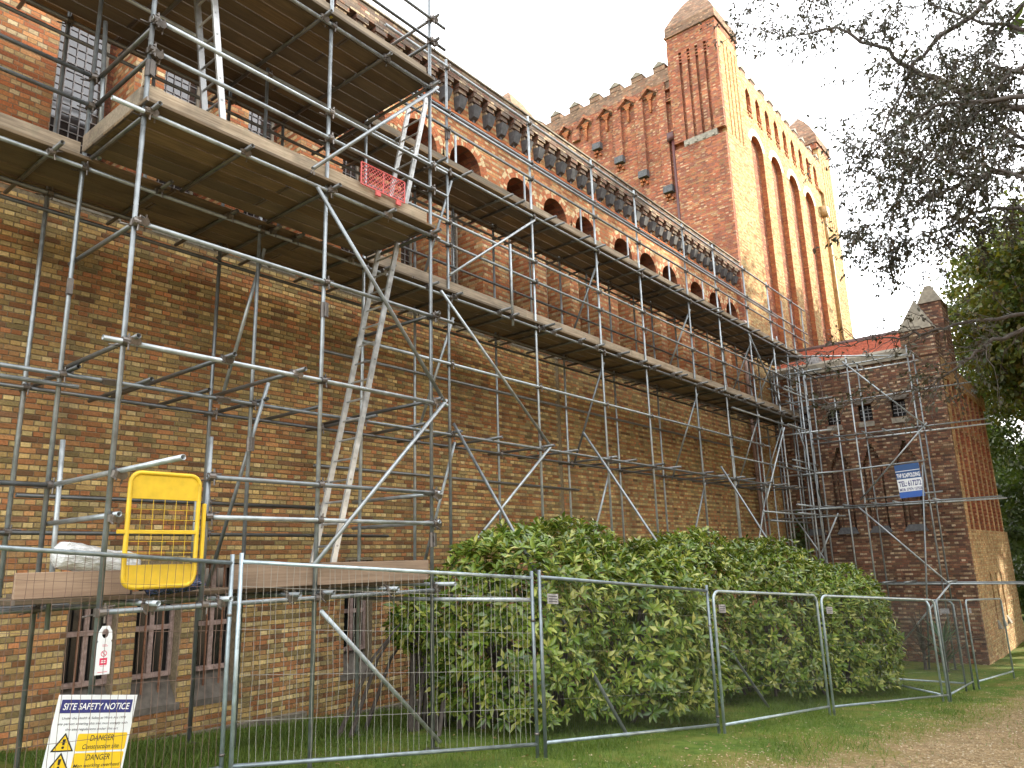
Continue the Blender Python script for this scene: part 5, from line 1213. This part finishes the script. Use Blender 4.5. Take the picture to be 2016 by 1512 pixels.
# the tree whose branches hang into the view from the right
def overhang():
    r = np.random.default_rng(4); rr = random.Random(4); b = (13.2, 15.5, gz(13.2, 15.5)); th = thing('overhanging_tree', 'dark tree with thin branches and small leaves hanging in from the upper right', 'tree', b, 'trees beyond and beside the abbey'); og = np.array(b)
    MB_ = MB(); MB_.path([(13.2, 15.5, b[2]-.3), (13.0, 15.4, 4), (12.7, 15.2, 8.5), (12.2, 15.3, 13), (11.9, 15.2, 16)], [.34, .27, .22, .15, .06], 10); smooth_tube(MB_.build('trunk', M_bark, th))
    def Q(px, py, y): return np.array(P(px, py, y=y))
    main = [([(12.75, 15.2, 8.0), Q(2030, 232, 14.6), Q(1940, 190, 14.3), Q(1811, 147, 14), Q(1744, 100, 13.8), Q(1644, 57, 13.5), Q(1540, 66, 13.2), Q(1454, 47, 13)], .085),
            ([(12.3, 15.3, 12.0), Q(1975, -20, 14.5), Q(1844, 77, 14.2), Q(1790, 140, 14), Q(1740, 250, 13.8), Q(1705, 330, 13.6)], .07),
            ([(12.8, 15.2, 7.2), Q(2030, 150, 15), Q(1950, 125, 15.2), Q(1900, 190, 15.4), Q(1860, 240, 15.5)], .06),
            ([(12.9, 15.2, 6.6), Q(2040, 190, 13), Q(1864, 200, 13), Q(1780, 245, 13), Q(1690, 292, 12.8)], .06),
            ([(12.9, 15.3, 6.0), Q(2040, 330, 14), Q(1930, 350, 13.8), Q(1830, 390, 13.6), Q(1740, 440, 13.5), Q(1690, 470, 13.4)], .05),
            ([(12.9, 15.3, 5.6), Q(2040, 640, 14.5), Q(1953, 671, 14.4), Q(1914, 699, 14.3), Q(1874, 728, 14.2), Q(1834, 754, 14.1), Q(1740, 785, 14), Q(1640, 800, 13.9)], .045),
            ([(12.9, 15.3, 5.9), Q(2040, 620, 15.6), Q(1880, 637, 15.5), Q(1814, 655, 15.4), Q(1755, 663, 15.3), Q(1695, 673, 15.2), Q(1616, 697, 15.1), Q(1560, 720, 15)], .04),
            ([(12.1, 15.3, 13.5), Q(1990, -200, 15), Q(1800, -120, 14.6), Q(1650, -30, 14.2), Q(1590, 20, 14)], .06),
            ([(12.6, 15.2, 9.5), Q(2040, 60, 16), Q(1930, 40, 16), Q(1830, 10, 16), Q(1720, 20, 15.6)], .06),
            ([(12.8, 15.2, 7.4), Q(2040, 300, 16.5), Q(1960, 270, 16.5), Q(1890, 300, 16.2), Q(1810, 320, 16), Q(1730, 360, 15.6)], .05)]
    main += [([(12.9, 15.3, 7.0), Q(2045, 420, 15), Q(1960, 405, 15), Q(1880, 440, 14.8), Q(1800, 470, 14.6), Q(1740, 510, 14.5)], .05), ([(12.6, 15.2, 9.0), Q(2045, 110, 13.5), Q(1960, 180, 13.5), Q(1890, 270, 13.4), Q(1840, 340, 13.3)], .05),
             ([(12.8, 15.3, 7.8), Q(2045, 280, 17), Q(1940, 240, 17), Q(1850, 215, 16.8), Q(1770, 205, 16.5)], .05), ([(12.5, 15.2, 10.5), Q(2040, -10, 17), Q(1950, 80, 17), Q(1900, 120, 16.8), Q(1820, 190, 16.5)], .05), ([(12.9, 15.3, 6.5), Q(2045, 370, 12.5), Q(1970, 330, 12.5), Q(1900, 345, 12.4), Q(1830, 300, 12.3), Q(1770, 320, 12.2)], .04)]
    dens = [.7, .9, 1.25, .8, .9, .22, .15, .7, 1.2, 1.2, 1.2, 1.2, 1.2, 1.2, 1.1]
    tips = []
    for (pts, rad), dn in zip(main, dens):
        pts = [np.array(p) for p in pts]
        # smooth and jitter the branch line
        fine = []
        for a, c in zip(pts, pts[1:]):
            for k in range(4): fine.append(a+(c-a)*k/4+r.normal(0, .03, 3))
        fine.append(pts[-1]); n = len(fine)
        rads = [max(.006, rad*(1-i/n)**1.1) for i in range(n)]
        smooth_tube(MB().path(fine, rads, 7).build('branch', M_bark, th))
        sub = MB()
        for i in range(5, n):
            for _ in range(rr.choice([2, 3, 3]) if dn > .5 else 2):
                p = fine[i]; d = (fine[min(i+1, n-1)]-fine[i-1]); d /= np.linalg.norm(d)
                sd_ = r.normal(size=3)*np.array([.8, .8, .5]); sd_ -= d*(sd_@d); sd_ /= np.linalg.norm(sd_); dirn = d*.55+sd_*.8+np.array([0, 0, -.12]); L = rr.uniform(.35, 1.25)*(.5+.5*(1-i/n)+.25)
                q = [p]; cur = p.copy(); dd = dirn/np.linalg.norm(dirn)
                for k in range(5):
                    dd = dd+r.normal(0, .28, 3); dd /= np.linalg.norm(dd); cur = cur+dd*L/5; q.append(cur.copy())
                    if rr.random() < .8*dn: tips.append((cur.copy(), dd.copy()))
                    if rr.random() < .55*min(1, dn):
                        tw = [cur.copy()]; t2 = cur.copy(); d2 = dd+r.normal(0, .7, 3); d2 /= np.linalg.norm(d2)
                        for kk in range(3): d2 = d2+r.normal(0, .3, 3); d2 /= np.linalg.norm(d2); t2 = t2+d2*.12; tw.append(t2.copy()); tips.append((t2.copy(), d2.copy()))
                        sub.path(tw, [.004, .0035, .003, .002], 3)
                sub.path(q, [.010, .008, .007, .005, .004, .003], 4)
        sub.build('twigs', M_bark, th, kind='stuff')
    tp_ = np.array([t[0] for t in tips]); td = np.array([t[1] for t in tips]); K = 5
    pos = np.repeat(tp_, K, 0)+r.normal(0, .04, (len(tp_)*K, 3)); fw = np.repeat(td, K, 0)*.6+r.normal(0, .6, pos.shape)+np.array([0, 0, -.6]); up = r.normal(size=pos.shape)+np.array([0, 0, .8])
    keep = r.random(len(pos)) < .8; pos, fw, up = pos[keep], fw[keep], up[keep]
    pr_ = (np.array([(0, 0, 0), (.3, .42, .06), (0, 1, -.12), (-.3, .42, .06)])*np.array([.75, 1, 1])*.088, [(0, 1, 2, 3)])
    scatter('foliage', M_over, th, pr_, pos, frames(fw, up), r.uniform(.6, 1.35, len(pos)), org=og)
    # upper crown, mostly above the frame
    n = 14000; d = r.normal(size=(n, 3)); d /= np.linalg.norm(d, axis=1, keepdims=True); cp_ = np.array([13.2, 14.5, 14.5])+d*np.array([3.6, 4.5, 4.0])*r.uniform(.5, 1, n)[:, None]
    scatter('crown', M_over, th, (pr_[0]*1.6, pr_[1]), cp_, frames(r.normal(size=(n, 3)), r.normal(size=(n, 3))), r.uniform(.6, 1.3, n), org=og)
overhang()

# spiky garden plant behind the fence and ivy in the corner
def spiky(label, base, h, n, seed, mat, wdt=.05, lean=.9):
    r = np.random.default_rng(seed); th = thing('yucca_plant', label, 'plant', base, 'spiky plants by the transept'); b = np.array(base)
    st = MB(); st.path([b-np.array([0, 0, .1]), b+np.array([.03, 0, h*.45])], [.05, .04], 7); st.build('stem', M_bark, th)
    for i in range(n):
        a = r.uniform(0, 6.283); el = r.uniform(.2, 1.45); L = h*r.uniform(.5, .75); d = np.array([math.cos(a)*math.cos(el), math.sin(a)*math.cos(el), math.sin(el)]); s0 = b+np.array([0, 0, h*r.uniform(.1, .5)])
        sd_ = np.cross(d, (0, 0, 1)); sd_ /= np.linalg.norm(sd_)+1e-9; m = MB(); prev = None
        for k in range(5):
            t = k/4; c = s0+d*L*t+np.array([0, 0, -lean*.25*L*t*t]); w = wdt*(1-t)**.7*.5+.002; cur = (tuple(c-sd_*w), tuple(c+sd_*w))
            if prev: m.quad([prev[0], prev[1], cur[1], cur[0]])
            prev = cur
        m.build('leaf', mat, th)
spiky('green spiky yucca between the last fence panels', (5.15, 24.6, gz(5.2, 24.6)), 1.75, 46, 3, M_yucca, .07)
spiky('brown grassy clump with thin arching leaves beside the yucca', (4.55, 24.9, gz(4.5, 24.9)), 1.9, 60, 5, M_over, .025, 1.3)
def ivy():
    r = np.random.default_rng(8); n = 900; th = thing('ivy_plant', 'small dark ivy climbing in the corner of nave and transept', 'plant', (.9, 27.1, -1.3), None)
    z = r.uniform(-1.2, 3.6, n); pos = np.stack([.75+.18*r.normal(size=n)*np.interp(z, [-1.2, 3.6], [1.3, .5]), 27.1-abs(r.normal(0, .08, n)), z], -1)
    keep = (np.sin(z*3.1)+r.normal(0, .6, n) > -.2); pos = pos[keep]; k = len(pos)
    scatter('leaves', M_treed, th, (np.array([(0, 0, 0), (.5, .5, 0), (0, 1, 0), (-.5, .5, 0)])*.11, [(0, 1, 2, 3)]), pos, frames(r.normal(size=(k, 3))+np.array([0, 0, -1]), np.tile([[0, -1., .3]], (k, 1))+r.normal(0, .4, (k, 3))), r.uniform(.6, 1.4, k), org=(.9, 27.1, -1.3))
    MB().path([(.8, 27.15, -1.4), (.75, 27.15, 1), (.8, 27.15, 3.4)], [.02, .015, .006], 5).build('stem', M_bark, th)
ivy()

# ------------------------------------------------------------------ grass, pebbles, fallen leaves
def grass():
    r = np.random.default_rng(12); n = 240000
    y = 3.2+18*r.random(n)**1.7; x = r.uniform(.15, 8.5, n)
    e = 4.95+.10*y; dens = np.clip(1.15-(x-e+.9)/1.8, .05, 1)*np.where(x > 1.0, 1, .8)
    keep = (r.random(n) < dens) & (np.sin(x*3.3+y*1.7)*np.cos(y*2.9-x)+r.normal(0, .7, n) > -.9); x, y = x[keep], y[keep]; k = len(x); print('blades', k)
    pos = np.stack([x, y, ground_z(x, y)+.02*np.sin(x*1.7+y*.9)], -1)-np.array([0, 0, .02])
    fw = np.stack([r.normal(0, .5, k), r.normal(0, .5, k), np.ones(k)], -1); up = r.normal(size=(k, 3)); up[:, 2] *= .2
    pr_ = (np.array([(-.0045, 0, 0), (.0045, 0, 0), (.003, .55, .05), (-.003, .55, .05), (0, 1, .22)]), None)
    V = pr_[0]*np.array([1, .085, .085]); V[:, 0] = pr_[0][:, 0]
    o = scatter('grass', M_grass, None, (np.array([V[0], V[1], V[4], V[4]])[[0, 1, 2]], [(0, 1, 2)]), pos, frames(fw, up), r.uniform(.5, 1.3, k)*np.where(x < 2, 1.3, 1))
grass()
def litter(name, mat, n, seed, size, xr, yr, dens):
    r = np.random.default_rng(seed); y = yr[0]+(yr[1]-yr[0])*r.random(n)**1.6; x = r.uniform(*xr, n); keep = r.random(n) < dens(x, y); x, y = x[keep], y[keep]; k = len(x)
    pos = np.stack([x, y, ground_z(x, y)+.025*np.sin(x*1.7+y*.9)*np.cos(y*1.3-x*.6)+.012], -1); a = r.uniform(0, 6.28, k)
    fw = np.stack([np.cos(a), np.sin(a), r.normal(0, .15, k)], -1); up = np.stack([r.normal(0, .3, k), r.normal(0, .3, k), np.ones(k)], -1)
    pr_ = (np.array([(0, -.5, 0), (.3, 0, .06), (0, .5, .02), (-.3, 0, .08)])*size, [(0, 1, 2, 3)])
    scatter(name, mat, None, pr_, pos, frames(fw, up), r.uniform(.5, 1.3, k))
litter('fallen_leaves', M_dryleaf, 5200, 3, .055, (1.8, 9.5), (4, 28), lambda x, y: np.clip(.18+.6*np.exp(-((x-(4.9+.10*y))/1.0)**2), 0, 1))
def pebbles():
    r = np.random.default_rng(30); n = 26000; y = 5+22*r.random(n)**1.8; x = r.uniform(4.8, 10, n); e = 5.0+.10*y; keep = (x > e+r.normal(0, .5, n)); x, y = x[keep], y[keep]; k = len(x)
    pos = np.stack([x, y, ground_z(x, y)+.025*np.sin(x*1.7+y*.9)*np.cos(y*1.3-x*.6)], -1)
    V = np.array([(1, 0, 0), (-1, 0, 0), (0, 1, 0), (0, -1, 0), (0, 0, .7), (0, 0, -.4)])*.011; F = [(0, 2, 4), (2, 1, 4), (1, 3, 4), (3, 0, 4)]
    m = leaf_mat('pebble', [(.3, .21, .11), (.38, .29, .17), (.22, .15, .075), (.46, .39, .27)], .9, 0)
    scatter('gravel', m, None, (V, F), pos, frames(r.normal(size=(k, 3))*np.array([1, 1, .2]), np.tile([[0, 0, 1.]], (k, 1))), r.uniform(.5, 1.6, k))
pebbles()
sp = thing('stone_slab', 'pale stone slab lying in the grass near the transept', 'stone', (7.2, 27.5, gz(7, 27.5)))
MB().cbox(6.75, 7.75, 27.2, 27.8, gz(7, 27.5)-.05, gz(7, 27.5)+.05, .03).build('slab', M_stone, sp)
tag(bpy.data.objects['lawn'], 'sloping lawn with mossy grass turning to a brown gravel path', None)
